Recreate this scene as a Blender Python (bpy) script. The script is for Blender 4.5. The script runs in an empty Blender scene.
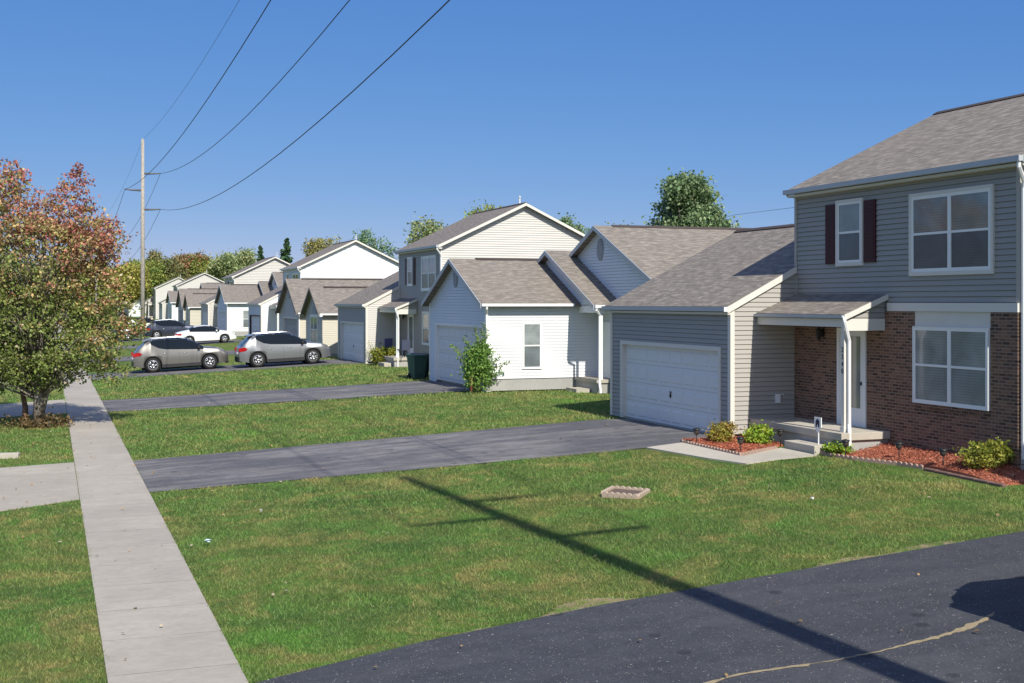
import bpy, math, random
import numpy as np
from mathutils import Vector, Matrix
R = math.radians
rng = np.random.default_rng(7)
random.seed(7)
SC = bpy.context.scene
COL = SC.collection
TH = R(20.28)                       # heading of the street relative to the camera
CS, SN = math.cos(TH), math.sin(TH)

# ------------------------------------------------------------------ materials
class NT:
    def __init__(s, name):
        s.m = bpy.data.materials.new(name); s.m.use_nodes = True
        s.t = s.m.node_tree; s.t.nodes.clear()
        s.out = s.n('ShaderNodeOutputMaterial')
        s.b = s.n('ShaderNodeBsdfPrincipled'); s.l(s.b.outputs[0], s.out.inputs[0])
    def n(s, k, **kw):
        x = s.t.nodes.new(k)
        for a, v in kw.items(): setattr(x, a, v)
        return x
    def l(s, a, b): s.t.links.new(a, b)
    def val(s, sock, v):
        if hasattr(v, 'is_linked') or isinstance(v, bpy.types.NodeSocket): s.l(v, sock)
        elif isinstance(v, (tuple, list)) and len(v) == 3 and sock.type == 'RGBA': sock.default_value = (*v, 1)
        else: sock.default_value = v
    def uv(s): return s.n('ShaderNodeUVMap').outputs[0]
    def pos(s): return s.n('ShaderNodeNewGeometry').outputs['Position']
    def obj(s): return s.n('ShaderNodeTexCoord').outputs['Object']
    def mapv(s, v, sc=(1,1,1), loc=(0,0,0), rot=(0,0,0)):
        m = s.n('ShaderNodeMapping'); s.l(v, m.inputs[0])
        m.inputs['Scale'].default_value = sc; m.inputs['Location'].default_value = loc; m.inputs['Rotation'].default_value = rot
        return m.outputs[0]
    def noise(s, v, scale, detail=3, rough=.55, dist=0):
        m = s.n('ShaderNodeTexNoise'); s.l(v, m.inputs['Vector'])
        m.inputs['Scale'].default_value = scale; m.inputs['Detail'].default_value = detail
        m.inputs['Roughness'].default_value = rough; m.inputs['Distortion'].default_value = dist
        return m.outputs['Fac']
    def voro(s, v, scale, out='Distance'):
        m = s.n('ShaderNodeTexVoronoi'); s.l(v, m.inputs['Vector']); m.inputs['Scale'].default_value = scale
        return m.outputs[out]
    def ramp(s, f, stops):
        m = s.n('ShaderNodeValToRGB'); s.l(f, m.inputs[0]); r = m.color_ramp
        while len(r.elements) < len(stops): r.elements.new(.5)
        for e, (p, c) in zip(r.elements, stops):
            e.position = p; e.color = (*c, 1) if len(c) == 3 else c
        return m.outputs[0]
    def g(s, f, a, b):              # linear remap to 0..1
        m = s.n('ShaderNodeMapRange'); s.l(f, m.inputs[0]); m.inputs[1].default_value = a; m.inputs[2].default_value = b
        return m.outputs[0]
    def mix(s, f, a, b, mode='MIX'):
        m = s.n('ShaderNodeMix', data_type='RGBA', blend_type=mode)
        s.val(m.inputs[0], f); s.val(m.inputs[6], a); s.val(m.inputs[7], b)
        return m.outputs[2]
    def math(s, op, a, b=0.0):
        m = s.n('ShaderNodeMath', operation=op); s.val(m.inputs[0], a); s.val(m.inputs[1], b); return m.outputs[0]
    def bump(s, h, strength=.3, dist=.01):
        m = s.n('ShaderNodeBump'); s.l(h, m.inputs['Height']); m.inputs['Strength'].default_value = strength
        m.inputs['Distance'].default_value = dist; s.l(m.outputs[0], s.b.inputs['Normal'])
    def fin(s, col, rough=.6, spec=.5, metal=0):
        s.val(s.b.inputs['Base Color'], col); s.val(s.b.inputs['Roughness'], rough)
        s.b.inputs['Specular IOR Level'].default_value = spec; s.b.inputs['Metallic'].default_value = metal
        return s.m

_mc = {}
def simple(name, col, rough=.6, spec=.4, metal=0, var=.08, scale=3.0, coat=0):
    if name in _mc: return _mc[name]
    t = NT(name); f = t.noise(t.obj(), scale, 4)
    c = t.mix(f, tuple(x*(1-var) for x in col), tuple(min(1, x*(1+var)) for x in col))
    m = t.fin(c, rough, spec, metal)
    if coat: t.b.inputs['Coat Weight'].default_value = coat; t.b.inputs['Coat Roughness'].default_value = .03
    _mc[name] = m; return m

def siding_mat(name, col):
    if name in _mc: return _mc[name]
    t = NT(name); uv = t.uv()
    grain = t.noise(t.mapv(uv, (1.2, 30, 1)), 3, 3)
    dirt = t.noise(uv, .7, 4)
    c = t.mix(t.g(dirt, .3, .75), tuple(x*.93 for x in col), tuple(min(1, x*1.03) for x in col))
    c = t.mix(t.g(grain, .2, .9), c, tuple(x*.93 for x in col))
    t.bump(grain, .12, .002)
    _mc[name] = t.fin(c, .5, .35); return _mc[name]

def brick_mat():
    t = NT('brick'); uv = t.uv()
    def br(mc, c1, c2, ms=.012, bias=0):
        b = t.n('ShaderNodeTexBrick'); t.l(uv, b.inputs['Vector'])
        b.inputs['Color1'].default_value = (*c1, 1); b.inputs['Color2'].default_value = (*c2, 1); b.inputs['Mortar'].default_value = (*mc, 1)
        b.inputs['Scale'].default_value = 1; b.inputs['Brick Width'].default_value = .205; b.inputs['Row Height'].default_value = .068
        b.inputs['Mortar Size'].default_value = ms; b.inputs['Mortar Smooth'].default_value = .2; b.inputs['Bias'].default_value = bias
        return b
    b1 = br((.27,.21,.165), (.036,.021,.018), (.27,.14,.088), bias=.05)
    c = t.mix(t.g(t.noise(uv, 6, 4), .3, .7), b1.outputs[0], (.15,.09,.068))
    c2 = t.mix(.4, b1.outputs[0], c)
    t.bump(t.math('SUBTRACT', 1.0, b1.outputs['Fac']), .7, .008)
    return t.fin(c2, .85, .25)

def shingle_mat(name, a, b, dark):
    t = NT(name); uv = t.uv()
    br = t.n('ShaderNodeTexBrick'); t.l(uv, br.inputs['Vector'])
    br.inputs['Color1'].default_value = (*a, 1); br.inputs['Color2'].default_value = (*b, 1); br.inputs['Mortar'].default_value = (*dark, 1)
    br.inputs['Scale'].default_value = 1; br.inputs['Brick Width'].default_value = .26; br.inputs['Row Height'].default_value = .15
    br.inputs['Mortar Size'].default_value = .007; br.inputs['Mortar Smooth'].default_value = .6; br.offset_frequency = 2; br.offset = .37
    n1 = t.noise(t.mapv(uv, (1, 4.5, 1)), 1.6, 5, .65, .4)
    n2 = t.noise(t.mapv(uv, (1, 3, 1)), 7, 4, .7)
    c = t.mix(t.g(n1, .35, .68), br.outputs[0], b)
    c = t.mix(t.math('MULTIPLY', t.g(n1, .52, .34), .7), c, dark)
    c = t.mix(t.g(n2, .48, .8), c, tuple(x*.62 for x in a))
    n6 = t.noise(t.mapv(uv, (1,3.4,1)), 2.6, 3, .6); c = t.mix(t.math('MULTIPLY', t.g(n6, .5, .64), .55), c, tuple(x*1.3 for x in a)); c = t.mix(t.math('MULTIPLY', t.g(n6, .46, .34), .6), c, tuple(x*.42 for x in a)); big = t.noise(uv, .35, 2); c = t.mix(t.math('MULTIPLY', t.g(big, .35, .7), .22), c, (.30,.245,.20))
    c = t.mix(t.math('MULTIPLY', t.noise(t.obj(), 160, 2), .35), c, (.1,.09,.08))
    # course steps
    sep = t.n('ShaderNodeSeparateXYZ'); t.l(uv, sep.inputs[0])
    fr = t.math('FRACT', t.math('DIVIDE', sep.outputs[1], .15))
    t.bump(t.math('ADD', t.math('MULTIPLY', fr, -.8), n2), .5, .012)
    return t.fin(c, .9, .2)

def panes_mat(name, col, rough=.06):
    t = NT(name); f = t.noise(t.obj(), 1.4, 3, .5, .5)
    c = t.mix(t.g(f, .35, .7), col, tuple(x*1.6 for x in col)); sp_ = t.n('ShaderNodeSeparateXYZ'); t.l(t.obj(), sp_.inputs[0]); sl_ = t.math('FRACT', t.math('DIVIDE', sp_.outputs[2], .055)); c = t.mix(t.math('MULTIPLY', t.g(sl_, .72, .95), .45), c, tuple(x*.45 for x in col)); return t.fin(c, rough, .9)

def concrete_mat(name, base, joints=None):
    t = NT(name); p = t.pos()
    n1 = t.noise(p, .5, 5, .6); n2 = t.noise(p, 9, 5, .7); n3 = t.noise(t.mapv(p, (1, 3, 1)), 2.2, 4, .6, .6)
    c = t.mix(t.g(n1, .3, .72), tuple(x*.80 for x in base), tuple(x*1.06 for x in base))
    c = t.mix(t.math('MULTIPLY', t.g(n2, .45, .8), .35), c, tuple(x*.6 for x in base))
    c = t.mix(t.math('MULTIPLY', t.g(n3, .5, .78), .4), c, tuple(x*.72 for x in base))
    sp = t.g(t.voro(p, 38), .10, .04); c = t.mix(t.math('MULTIPLY', sp, .25), c, (.16,.14,.12))
    if joints:
        sep = t.n('ShaderNodeSeparateXYZ'); t.l(p, sep.inputs[0])
        wob = t.math('ADD', sep.outputs[1], t.math('MULTIPLY', t.math('SUBTRACT', n2, .5), .02))
        fr = t.math('FRACT', t.math('DIVIDE', wob, joints)); d = t.math('ABSOLUTE', t.math('SUBTRACT', fr, .5))
        j = t.g(d, .012/joints, .003/joints)
        c = t.mix(t.math('MULTIPLY', j, t.g(t.noise(p, 1.7, 3), .25, .6)), c, (.15,.13,.10))
        st = t.noise(t.mapv(p, (.9,1.5,1)), 3.0, 7, .82, .8); c = t.mix(t.math('MULTIPLY', t.g(st, .44, .7), .42), c, tuple(x*.55 for x in base))
        idx = t.math('FLOOR', t.math('ADD', t.math('DIVIDE', sep.outputs[1], joints), .5))
        wn = t.n('ShaderNodeTexWhiteNoise', noise_dimensions='1D'); t.l(idx, wn.inputs['W'])
        c = t.mix(t.math('MULTIPLY', wn.outputs[0], .14), c, tuple(x*.55 for x in base))
        h = t.math('SUBTRACT', n2, t.math('MULTIPLY', j, 3.0)); t.bump(h, .3, .006)
    else: t.bump(n2, .25, .005)
    return t.fin(c, .9, .2)

def asphalt_mat(name, base, wear, streak=1.0):
    t = NT(name); p = t.pos()
    n1 = t.noise(t.mapv(p, (.35, 1.6, 1)), .9, 5, .62, .5); n2 = t.noise(p, 60, 3, .7); n4 = t.noise(p, 1.1, 4)
    c = t.mix(t.math('MULTIPLY', t.g(n1, .42, .66), .75*streak), base, wear)
    c = t.mix(t.g(n2, .42, .7), c, tuple(x*1.9 for x in base)); n5 = t.noise(p, 3.5, 6, .75); c = t.mix(t.math('MULTIPLY', t.g(n5, .45, .7), .5), c, tuple(x*.62 for x in base))
    c = t.mix(t.math('MULTIPLY', t.g(n4, .5, .75), .3), c, tuple(x*.7 for x in base))
    v = t.n('ShaderNodeTexVoronoi'); t.l(p, v.inputs['Vector']); v.inputs['Scale'].default_value = 30
    spec = t.math('MULTIPLY', t.g(v.outputs['Distance'], .30, .16), t.g(t.noise(p, 14, 3, .7), .50, .60))
    c = t.mix(t.math('MULTIPLY', spec, .75), c, (.36,.34,.31))
    v2 = t.n('ShaderNodeTexVoronoi'); t.l(p, v2.inputs['Vector']); v2.inputs['Scale'].default_value = 1.3
    blot = t.math('MULTIPLY', t.g(v2.outputs['Distance'], .14, .09), .6)
    c = t.mix(blot, c, tuple(x*.35 for x in base))
    big_ = t.voro(p, 7.3); c = t.mix(t.math('MULTIPLY', t.g(big_, .10, .06), t.g(t.noise(p, 5, 2), .52, .60)), c, (.42,.41,.37)); g_ = t.noise(p, 24, 5, .8); c = t.mix(t.math('MULTIPLY', t.g(g_, .5, .72), .45), c, tuple(x*2.3 for x in base)); t.bump(n2, .35, .006)
    return t.fin(c, .82, .25)

def grass_color(t, p, k=1.0):
    a = t.noise(p, .32, 4, .6); b = t.noise(p, 1.3, 5, .65, .3); d = t.noise(p, 7, 3, .7)
    c = t.mix(t.g(a, .32, .68), (.060*k,.135*k,.028*k), (.135*k,.185*k,.042*k))
    c = t.mix(t.g(b, .42, .75), c, (.105*k,.235*k,.04*k))
    dry = t.math('MULTIPLY', t.g(t.noise(p, .5, 7, .8, 1.2), .47, .62), t.g(b, .30, .56))
    c = t.mix(t.math('MULTIPLY', dry, .64), c, (.38*k,.26*k,.105*k)); e_ = t.noise(p, 3.2, 5, .8, .5); c = t.mix(t.math('MULTIPLY', t.g(e_, .55, .68), .55), c, (.27*k,.23*k,.08*k)); c = t.mix(t.math('MULTIPLY', t.g(e_, .44, .33), .55), c, (.035*k,.095*k,.03*k))
    c = t.mix(t.math('MULTIPLY', t.g(d, .52, .8), .45), c, (.20*k,.235*k,.10*k))
    sp = t.math('MULTIPLY', t.g(t.voro(p, .16), .22, .12), t.g(t.noise(p, 1.8, 4), .42, .56)); c = t.mix(t.math('MULTIPLY', sp, .7), c, (.10*k,.25*k,.035*k))
    return c
def lawn_mat():
    t = NT('lawn_soil'); p = t.pos(); c = grass_color(t, p, 1.0)
    f = t.noise(p, 26, 4, .8); c = t.mix(t.g(f, .45, .75), c, (.07,.085,.025))
    t.bump(t.math('ADD', f, t.noise(p, 6, 4)), 1.0, .05)
    return t.fin(c, .95, .1)
def blade_mat():
    t = NT('grass_blades'); p = t.pos(); c = grass_color(t, p, 1.42)
    a = t.n('ShaderNodeAttribute', attribute_name='tone'); 
    c = t.mix(t.math('MULTIPLY', a.outputs['Fac'], .45), c, (.32,.33,.18))
    m = t.fin(c, .6, .25)
    tr = t.n('ShaderNodeBsdfTranslucent'); t.l(c, tr.inputs[0]); mx = t.n('ShaderNodeMixShader'); mx.inputs[0].default_value = .3
    t.l(t.b.outputs[0], mx.inputs[1]); t.l(tr.outputs[0], mx.inputs[2]); t.l(mx.outputs[0], t.out.inputs[0])
    return m
def leaf_mat(name='leaves', trans=.3):
    if name in _mc: return _mc[name]
    t = NT(name); a = t.n('ShaderNodeVertexColor', layer_name='leafcol')
    t.fin(a.outputs[0], .55, .3)
    tr = t.n('ShaderNodeBsdfTranslucent'); t.l(a.outputs[0], tr.inputs[0]); mx = t.n('ShaderNodeMixShader'); mx.inputs[0].default_value = trans
    t.l(t.b.outputs[0], mx.inputs[1]); t.l(tr.outputs[0], mx.inputs[2]); t.l(mx.outputs[0], t.out.inputs[0])
    _mc[name] = t.m; return t.m
def bark_mat(name='bark', col=(.16,.13,.10)):
    if name in _mc: return _mc[name]
    t = NT(name); p = t.obj(); n = t.noise(t.mapv(p, (6, 6, 1.3)), 3, 5, .7)
    c = t.mix(t.g(n, .3, .7), tuple(x*.5 for x in col), tuple(x*1.35 for x in col)); t.bump(n, .7, .03)
    _mc[name] = t.fin(c, .9, .2); return _mc[name]
def mulch_mat():
    t = NT('mulch'); p = t.pos(); n = t.noise(t.mapv(p, (1, 1, 1), rot=(0,0,.4)), 30, 4, .75); v = t.voro(p, 28, 'Color')
    c = t.mix(t.g(n, .3, .7), (.20,.055,.03), (.62,.22,.13)); t.bump(n, .9, .03); return t.fin(c, .9, .15)

M = {}
M['brick'] = brick_mat()
M['roof'] = shingle_mat('roof_shingles', (.325,.285,.24), (.205,.18,.155), (.11,.096,.084))
M['roof_far'] = shingle_mat('roof_shingles_weathered', (.30,.262,.23), (.20,.178,.158), (.11,.097,.088))
M['white'] = simple('white_vinyl', (.80,.80,.78), .45, .4, var=.03)
M['cream'] = simple('cream_trim', (.66,.63,.57), .5, .35, var=.04)
M['alum'] = simple('gutter_aluminium', (.42,.44,.46), .35, .5, var=.06)
M['gutter_white'] = simple('gutter_white', (.78,.78,.77), .35, .5, var=.04)
M['foundation'] = concrete_mat('foundation_block', (.40,.39,.37))
M['slab'] = concrete_mat('porch_concrete', (.48,.44,.37))
M['sidewalk'] = concrete_mat('sidewalk_concrete', (.43,.388,.33), 1.45)
M['apron'] = concrete_mat('apron_concrete', (.43,.385,.325), 2.9)
M['asphalt'] = asphalt_mat('asphalt_worn', (.080,.078,.083), (.33,.30,.275))
M['asphalt_dark'] = asphalt_mat('asphalt_sealed', (.040,.042,.048), (.090,.088,.09), .7)
M['road'] = asphalt_mat('road_asphalt', (.075,.073,.07), (.14,.13,.125))
M['lawn'] = lawn_mat(); M['blades'] = blade_mat()
M['shutter'] = simple('shutter_maroon', (.052,.009,.011), .5, .3)
M['glass_up'] = panes_mat('window_glass_upper', (.17,.18,.165), .05)  # paler mottled base colour stands in for reflections in the upper panes
M['glass_low'] = panes_mat('window_glass_screened', (.055,.062,.068), .22)
M['glass_dark'] = simple('car_glass', (.008,.012,.017), .04, .25)
M['gdoor'] = simple('garage_door_paint', (.70,.71,.70), .45, .4, var=.03)
M['gdoor_grey'] = simple('garage_door_grey', (.30,.29,.29), .5, .4, var=.03)
M['black'] = simple('black_metal', (.015,.015,.015), .5, .4)
M['ridge'] = simple('ridge_vent', (.07,.055,.05), .8, .2)
M['mulch'] = mulch_mat()
t = NT('edge_dirt'); p = t.pos(); gcol = grass_color(t, p, 1.0)
c = t.mix(t.g(t.noise(p, 9, 5, .75), .3, .7), (.20,.15,.09), (.40,.31,.21)); c = t.mix(t.g(t.noise(p, 4.5, 5, .8), .46, .56), c, gcol); t.bump(t.noise(p, 30, 4, .8), .9, .02)
M['edge_dirt'] = t.fin(c, .95, .1)
M['dirt'] = simple('dry_dirt', (.30,.24,.15), .95, .1, var=.45, scale=14)
M['scallop'] = simple('edging_scallop', (.36,.25,.20), .8, .2, var=.2)
M['planter_block'] = simple('planter_block', (.42,.33,.26), .85, .2, var=.2)
M['louver'] = simple('vent_grey', (.32,.34,.36), .6, .3)
M['tire'] = simple('tyre_rubber', (.02,.02,.02), .85, .2)
M['rim'] = simple('alloy_rim', (.65,.65,.66), .28, .6, metal=.85)
M['clad'] = simple('dark_cladding', (.03,.03,.032), .6, .3)
M['lamp_red'] = simple('tail_lamp_red', (.34,.008,.010), .15, .5)
M['lamp_clear'] = simple('head_lamp_clear', (.7,.72,.74), .1, .7)
M['wood_pole'] = bark_mat('weathered_pole', (.38,.345,.30))
M['wire'] = simple('wire_grey', (.05,.055,.065), .6, .3)
BARK = bark_mat('bark', (.24,.21,.175))

# ------------------------------------------------------------------ mesh builder
class MB:
    def __init__(s): s.v = []; s.f = []; s.mi = []; s.sm = []
    def face(s, pts, mi=0, sm=False):
        b = len(s.v); s.v += [tuple(p) for p in pts]; s.f.append(tuple(range(b, b+len(pts)))); s.mi.append(mi); s.sm.append(sm)
    def box(s, x0, y0, z0, x1, y1, z1, mi=0):
        if x0 > x1: x0, x1 = x1, x0
        if y0 > y1: y0, y1 = y1, y0
        if z0 > z1: z0, z1 = z1, z0
        b = len(s.v)
        s.v += [(x,y,z) for z in (z0,z1) for y in (y0,y1) for x in (x0,x1)]
        for q in ((0,2,3,1),(4,5,7,6),(0,1,5,4),(2,6,7,3),(0,4,6,2),(1,3,7,5)):
            s.f.append(tuple(b+i for i in q)); s.mi.append(mi); s.sm.append(False)
    def prism(s, pts, off, mi=0):       # planar polygon swept by the vector off
        n = len(pts); b = len(s.v); off = Vector(off)
        P = [Vector(p) for p in pts]
        nr = Vector((0,0,0))
        for i in range(n): nr += P[i].cross(P[(i+1)%n])
        if nr.dot(off) > 0: P = P[::-1]
        s.v += [tuple(p) for p in P] + [tuple(p+off) for p in P]
        s.f.append(tuple(b+i for i in range(n))); s.f.append(tuple(b+n+i for i in range(n-1,-1,-1)))
        for i in range(n):
            j = (i+1) % n; s.f.append((b+i, b+n+i, b+n+j, b+j))
        s.mi += [mi]*(n+2); s.sm += [False]*(n+2)
    def fbox(s, O, Rv, N, u0, u1, v0, v1, n0, n1, mi=0):   # box in a wall frame
        O, Rv, N = Vector(O), Vector(Rv), Vector(N); U = Vector((0,0,1))
        p = [O+Rv*u+U*v+N*n0 for u, v in ((u0,v0),(u1,v0),(u1,v1),(u0,v1))]
        s.prism(p, N*(n1-n0), mi)
    def tube(s, pts, rad, n=8, mi=0, sm=True, caps=True):
        P = [Vector(p) for p in pts]; r = rad if isinstance(rad, (list, tuple)) else [rad]*len(P)
        b = len(s.v); up = Vector((0,0,1)); prev = None
        for i, p in enumerate(P):
            d = (P[min(i+1, len(P)-1)] - P[max(i-1, 0)]).normalized()
            if prev is None:
                a = d.cross(up) if abs(d.z) < .95 else d.cross(Vector((1,0,0)))
            else: a = prev - d*prev.dot(d)
            a.normalize(); prev = a; c = d.cross(a)
            for k in range(n):
                t = 2*math.pi*k/n; s.v.append(tuple(p + (a*math.cos(t)+c*math.sin(t))*r[i]))
        for i in range(len(P)-1):
            for k in range(n):
                q = (k+1) % n; s.f.append((b+i*n+k, b+i*n+q, b+(i+1)*n+q, b+(i+1)*n+k)); s.mi.append(mi); s.sm.append(sm)
        if caps:
            s.f.append(tuple(b+k for k in range(n-1,-1,-1))); s.f.append(tuple(b+(len(P)-1)*n+k for k in range(n))); s.mi += [mi]*2; s.sm += [False]*2
    def lathe(s, prof, c=(0,0,0), ax='z', n=20, mi=0, sm=True):    # prof: (radius, height)
        b = len(s.v)
        for r, h in prof:
            for k in range(n):
                t = 2*math.pi*k/n; a, d = r*math.cos(t), r*math.sin(t)
                q = (a, d, h) if ax == 'z' else ((a, h, d) if ax == 'y' else (h, a, d))
                s.v.append((c[0]+q[0], c[1]+q[1], c[2]+q[2]))
        for i in range(len(prof)-1):
            for k in range(n):
                q = (k+1) % n; s.f.append((b+i*n+k, b+i*n+q, b+(i+1)*n+q, b+(i+1)*n+k)); s.mi.append(mi); s.sm.append(sm)
    def build(s, name, mats, parent=None, uv=True, bevel=0):
        me = bpy.data.meshes.new(name); me.from_pydata(s.v, [], s.f)
        if not isinstance(mats, (list, tuple)): mats = [mats]
        for m in mats: me.materials.append(m)
        me.polygons.foreach_set('material_index', s.mi); me.polygons.foreach_set('use_smooth', s.sm)
        if uv and s.f:
            L = me.uv_layers.new(name='UVMap'); d = L.data
            for p in me.polygons:
                n = p.normal
                if abs(n.z) > .98: u, w = Vector((0,1,0)), Vector((1,0,0))
                else: u = Vector((-n.y, n.x, 0)).normalized(); w = n.cross(u)
                for li in p.loop_indices:
                    c = me.vertices[me.loops[li].vertex_index].co; d[li].uv = (c.dot(u), c.dot(w))
        me.update()
        o = bpy.data.objects.new(name, me); COL.objects.link(o)
        if parent: o.parent = parent
        if bevel:
            b = o.modifiers.new('bevel', 'BEVEL'); b.width = bevel; b.segments = 2; b.limit_method = 'ANGLE'
        return o

def tag(o, label=None, cat=None, group=None, kind=None):
    if label: o['label'] = label
    if cat: o['category'] = cat
    if group: o['group'] = group
    if kind: o['kind'] = kind
    return o
def empty(name, loc, rz=0, label=None, cat=None, group=None):
    o = bpy.data.objects.new(name, None); COL.objects.link(o); o.location = loc; o.rotation_euler = (0,0,rz)
    o.empty_display_size = .2
    return tag(o, label, cat, group)
def kids(o): return [c for c in bpy.data.objects if c.parent == o]
def dup(o, loc=None, rz=None, scale=None, label=None, group=None):
    r = o.copy(); COL.objects.link(r)
    for ch in kids(o):
        c = ch.copy(); c.parent = r; COL.objects.link(c)
        for g in kids(ch):
            d = g.copy(); d.parent = c; COL.objects.link(d)
    if loc: r.location = loc
    if rz is not None: r.rotation_euler = (0,0,rz)
    if scale: r.scale = scale if isinstance(scale, tuple) else (scale,)*3
    return tag(r, label, None, group)

# ------------------------------------------------------------------ terrain
GX = [(-2000,-.15),(-2.75,-.15),(-2.6,0),(1.9,0),(14.5,.6),(2000,.6)]
def gz(x):
    for (a, za), (b, zb) in zip(GX, GX[1:]):
        if x <= b: return za + (zb-za)*(x-a)/(b-a)
    return .6
def strip(name, poly, dz, mat, kind='structure', thick=0, label=None, cat=None):
    """a sheet draped on the terrain; poly in plan, cut at the terrain's own break lines"""
    xs = sorted({-2.75,-2.6,1.9,14.5} | {p[0] for p in poly})
    lo, hi = min(p[0] for p in poly), max(p[0] for p in poly); xs = [x for x in xs if lo <= x <= hi]
    mb = MB(); n = len(poly)
    def span(x, side):
        ys = []
        for i in range(n):
            (x0,y0),(x1,y1) = poly[i], poly[(i+1)%n]
            if abs(x1-x0) < 1e-9: continue
            if min(x0,x1)-1e-7 <= x <= max(x0,x1)+1e-7:
                mid = x + side*1e-5
                if min(x0,x1) <= mid <= max(x0,x1): ys.append(y0+(y1-y0)*(x-x0)/(x1-x0))
        return (min(ys), max(ys)) if ys else None
    for a, b in zip(xs, xs[1:]):
        if b-a < 1e-6: continue
        sa, sb = span(a, 1), span(b, -1)
        if not sa or not sb: continue
        za, zb = gz(a)+dz, gz(b)+dz
        P = [(a,sa[0],za),(b,sb[0],zb),(b,sb[1],zb),(a,sa[1],za)]
        mb.face(P)
        if thick:
            mb.face([(a,sa[0],za-thick),(b,sb[0],zb-thick),(b,sb[0],zb),(a,sa[0],za)])
            mb.face([(b,sb[1],zb-thick),(a,sa[1],za-thick),(a,sa[1],za),(b,sb[1],zb)])
    if thick:
        for x, sd in ((xs[0],1),(xs[-1],-1)):
            sp = span(x, sd); z = gz(x)+dz
            if sp: mb.face([(x,sp[0],z-thick),(x,sp[1],z-thick),(x,sp[1],z),(x,sp[0],z)][::-sd])
    o = mb.build(name, mat); tag(o, label, cat, kind=kind); return o
def inpoly(x, y, poly):
    ins = np.zeros(x.shape, bool); n = len(poly); j = n-1
    for i in range(n):
        xi, yi = poly[i]; xj, yj = poly[j]
        c = ((yi > y) != (yj > y)) & (x < (xj-xi)*(y-yi)/((yj-yi)+1e-12)+xi)
        ins ^= c; j = i
    return ins

# ground sheet
mb = MB(); xs = [-900,-60,-20,-11.15,-11,-2.75,-2.6,1.9,14.5,40,90,900]; ys = [-300,-30,0,60,150,400,1500]
def gz2(x):
    if x < -11.1: return 0.0
    return gz(x)
for a, b in zip(xs, xs[1:]):
    for c, d in zip(ys, ys[1:]):
        mb.face([(a,c,gz2(a)),(b,c,gz2(b)),(b,d,gz2(b)),(a,d,gz2(a))])
tag(mb.build('ground', M['lawn']), kind='structure')
strip('road', [(-10.95,-250),(-2.8,-250),(-2.8,1200),(-10.95,1200)], .006, M['road'])
for nm, x in (('kerb', -2.74), ('kerb', -11.14)):
    mb = MB(); mb.box(x, -200, -.3, x+.15, 700, .03); tag(mb.build(nm, M['apron']), kind='structure')

DRIVES = [  # (polygon, material)
    ([(1.93,6.6),(2.2,6.4),(7.7,6.9),(15.2,7.2),(15.2,14.85),(10.2,14.42),(6.4,14.05),(4.0,13.62),(2.2,13.1),(1.93,13.0)], 'asphalt_dark'),
    ([(1.93,26.85),(7.2,26.45),(13.3,26.3),(15.5,26.85),(15.5,32.4),(8.0,32.35),(1.93,32.3)], 'asphalt'),
    ([(1.93,47.0),(9,45.4),(15.3,44.4),(15.3,50.6),(9,51.6),(1.93,52.5)], 'asphalt'),
    ([(1.93,66.6),(16.0,66.2),(16.0,71.6),(1.93,71.9)], 'asphalt'),
    ([(1.93,84.3),(15.9,84.2),(15.9,90.2),(1.93,90.5)], 'asphalt'),
    ([(1.93,105.2),(16.3,105.0),(16.3,111),(1.93,111.2)], 'asphalt'),
    ([(1.93,122.6),(16.1,122.6),(16.1,129.5),(1.93,129.5)], 'asphalt'),
    ([(1.93,144.5),(16.3,144.5),(16.3,150),(1.93,150)], 'asphalt'),
    ([(1.93,163),(16.3,163),(16.3,169),(1.93,169)], 'asphalt'),
]
for k, (p, m) in enumerate(DRIVES): strip('driveway', p, .014, M[m])
SW = [(.56,-20),(1.92,-20),(1.92,420),(.56,420)]
strip('sidewalk', SW, .022, M['sidewalk'], thick=.04)
APR = [[(-2.6,24.3),(.55,26.4),(.55,32.5),(-2.6,31.6)],[(-2.6,45.6),(.55,47.0),(.55,53.6),(-2.6,51.4)],[(-2.6,65.6),(.55,66.4),(.55,72.4),(-2.6,73)],
       [(-2.6,6.3),(.55,6.9),(.55,13.2),(-2.6,13.8)],[(-2.6,84),(.55,84.3),(.55,90.5),(-2.6,91)],[(-2.6,104.5),(.55,105),(.55,111.3),(-2.6,112)]]
for p in APR: strip('apron', p, .018, M['apron'], thick=.03)
WALK = [(13.05,26.3),(13.35,23.9),(13.6,22.75),(15.9,23.35),(16.0,24.75),(14.15,23.75),(14.2,26.45)]
def sheet(name, poly, z, mat, kind='structure', thick=.03):
    mb = MB(); mb.prism([(x,y,z) for x, y in poly], (0,0,-thick)); return tag(mb.build(name, mat), kind=kind)
mb = MB()
mb.prism([(x,y,gz(x)+.03) for x, y in [(13.05,26.28),(13.35,23.9),(14.12,23.72),(14.12,26.5)]], (0,0,-.04))
mb.prism([(x,y,gz(x)+.031) for x, y in [(13.35,23.9),(13.6,22.75),(15.6,23.15),(15.62,24.6),(14.12,23.72)]], (0,0,-.04))
tag(mb.build('path', M['slab']), kind='structure')
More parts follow.
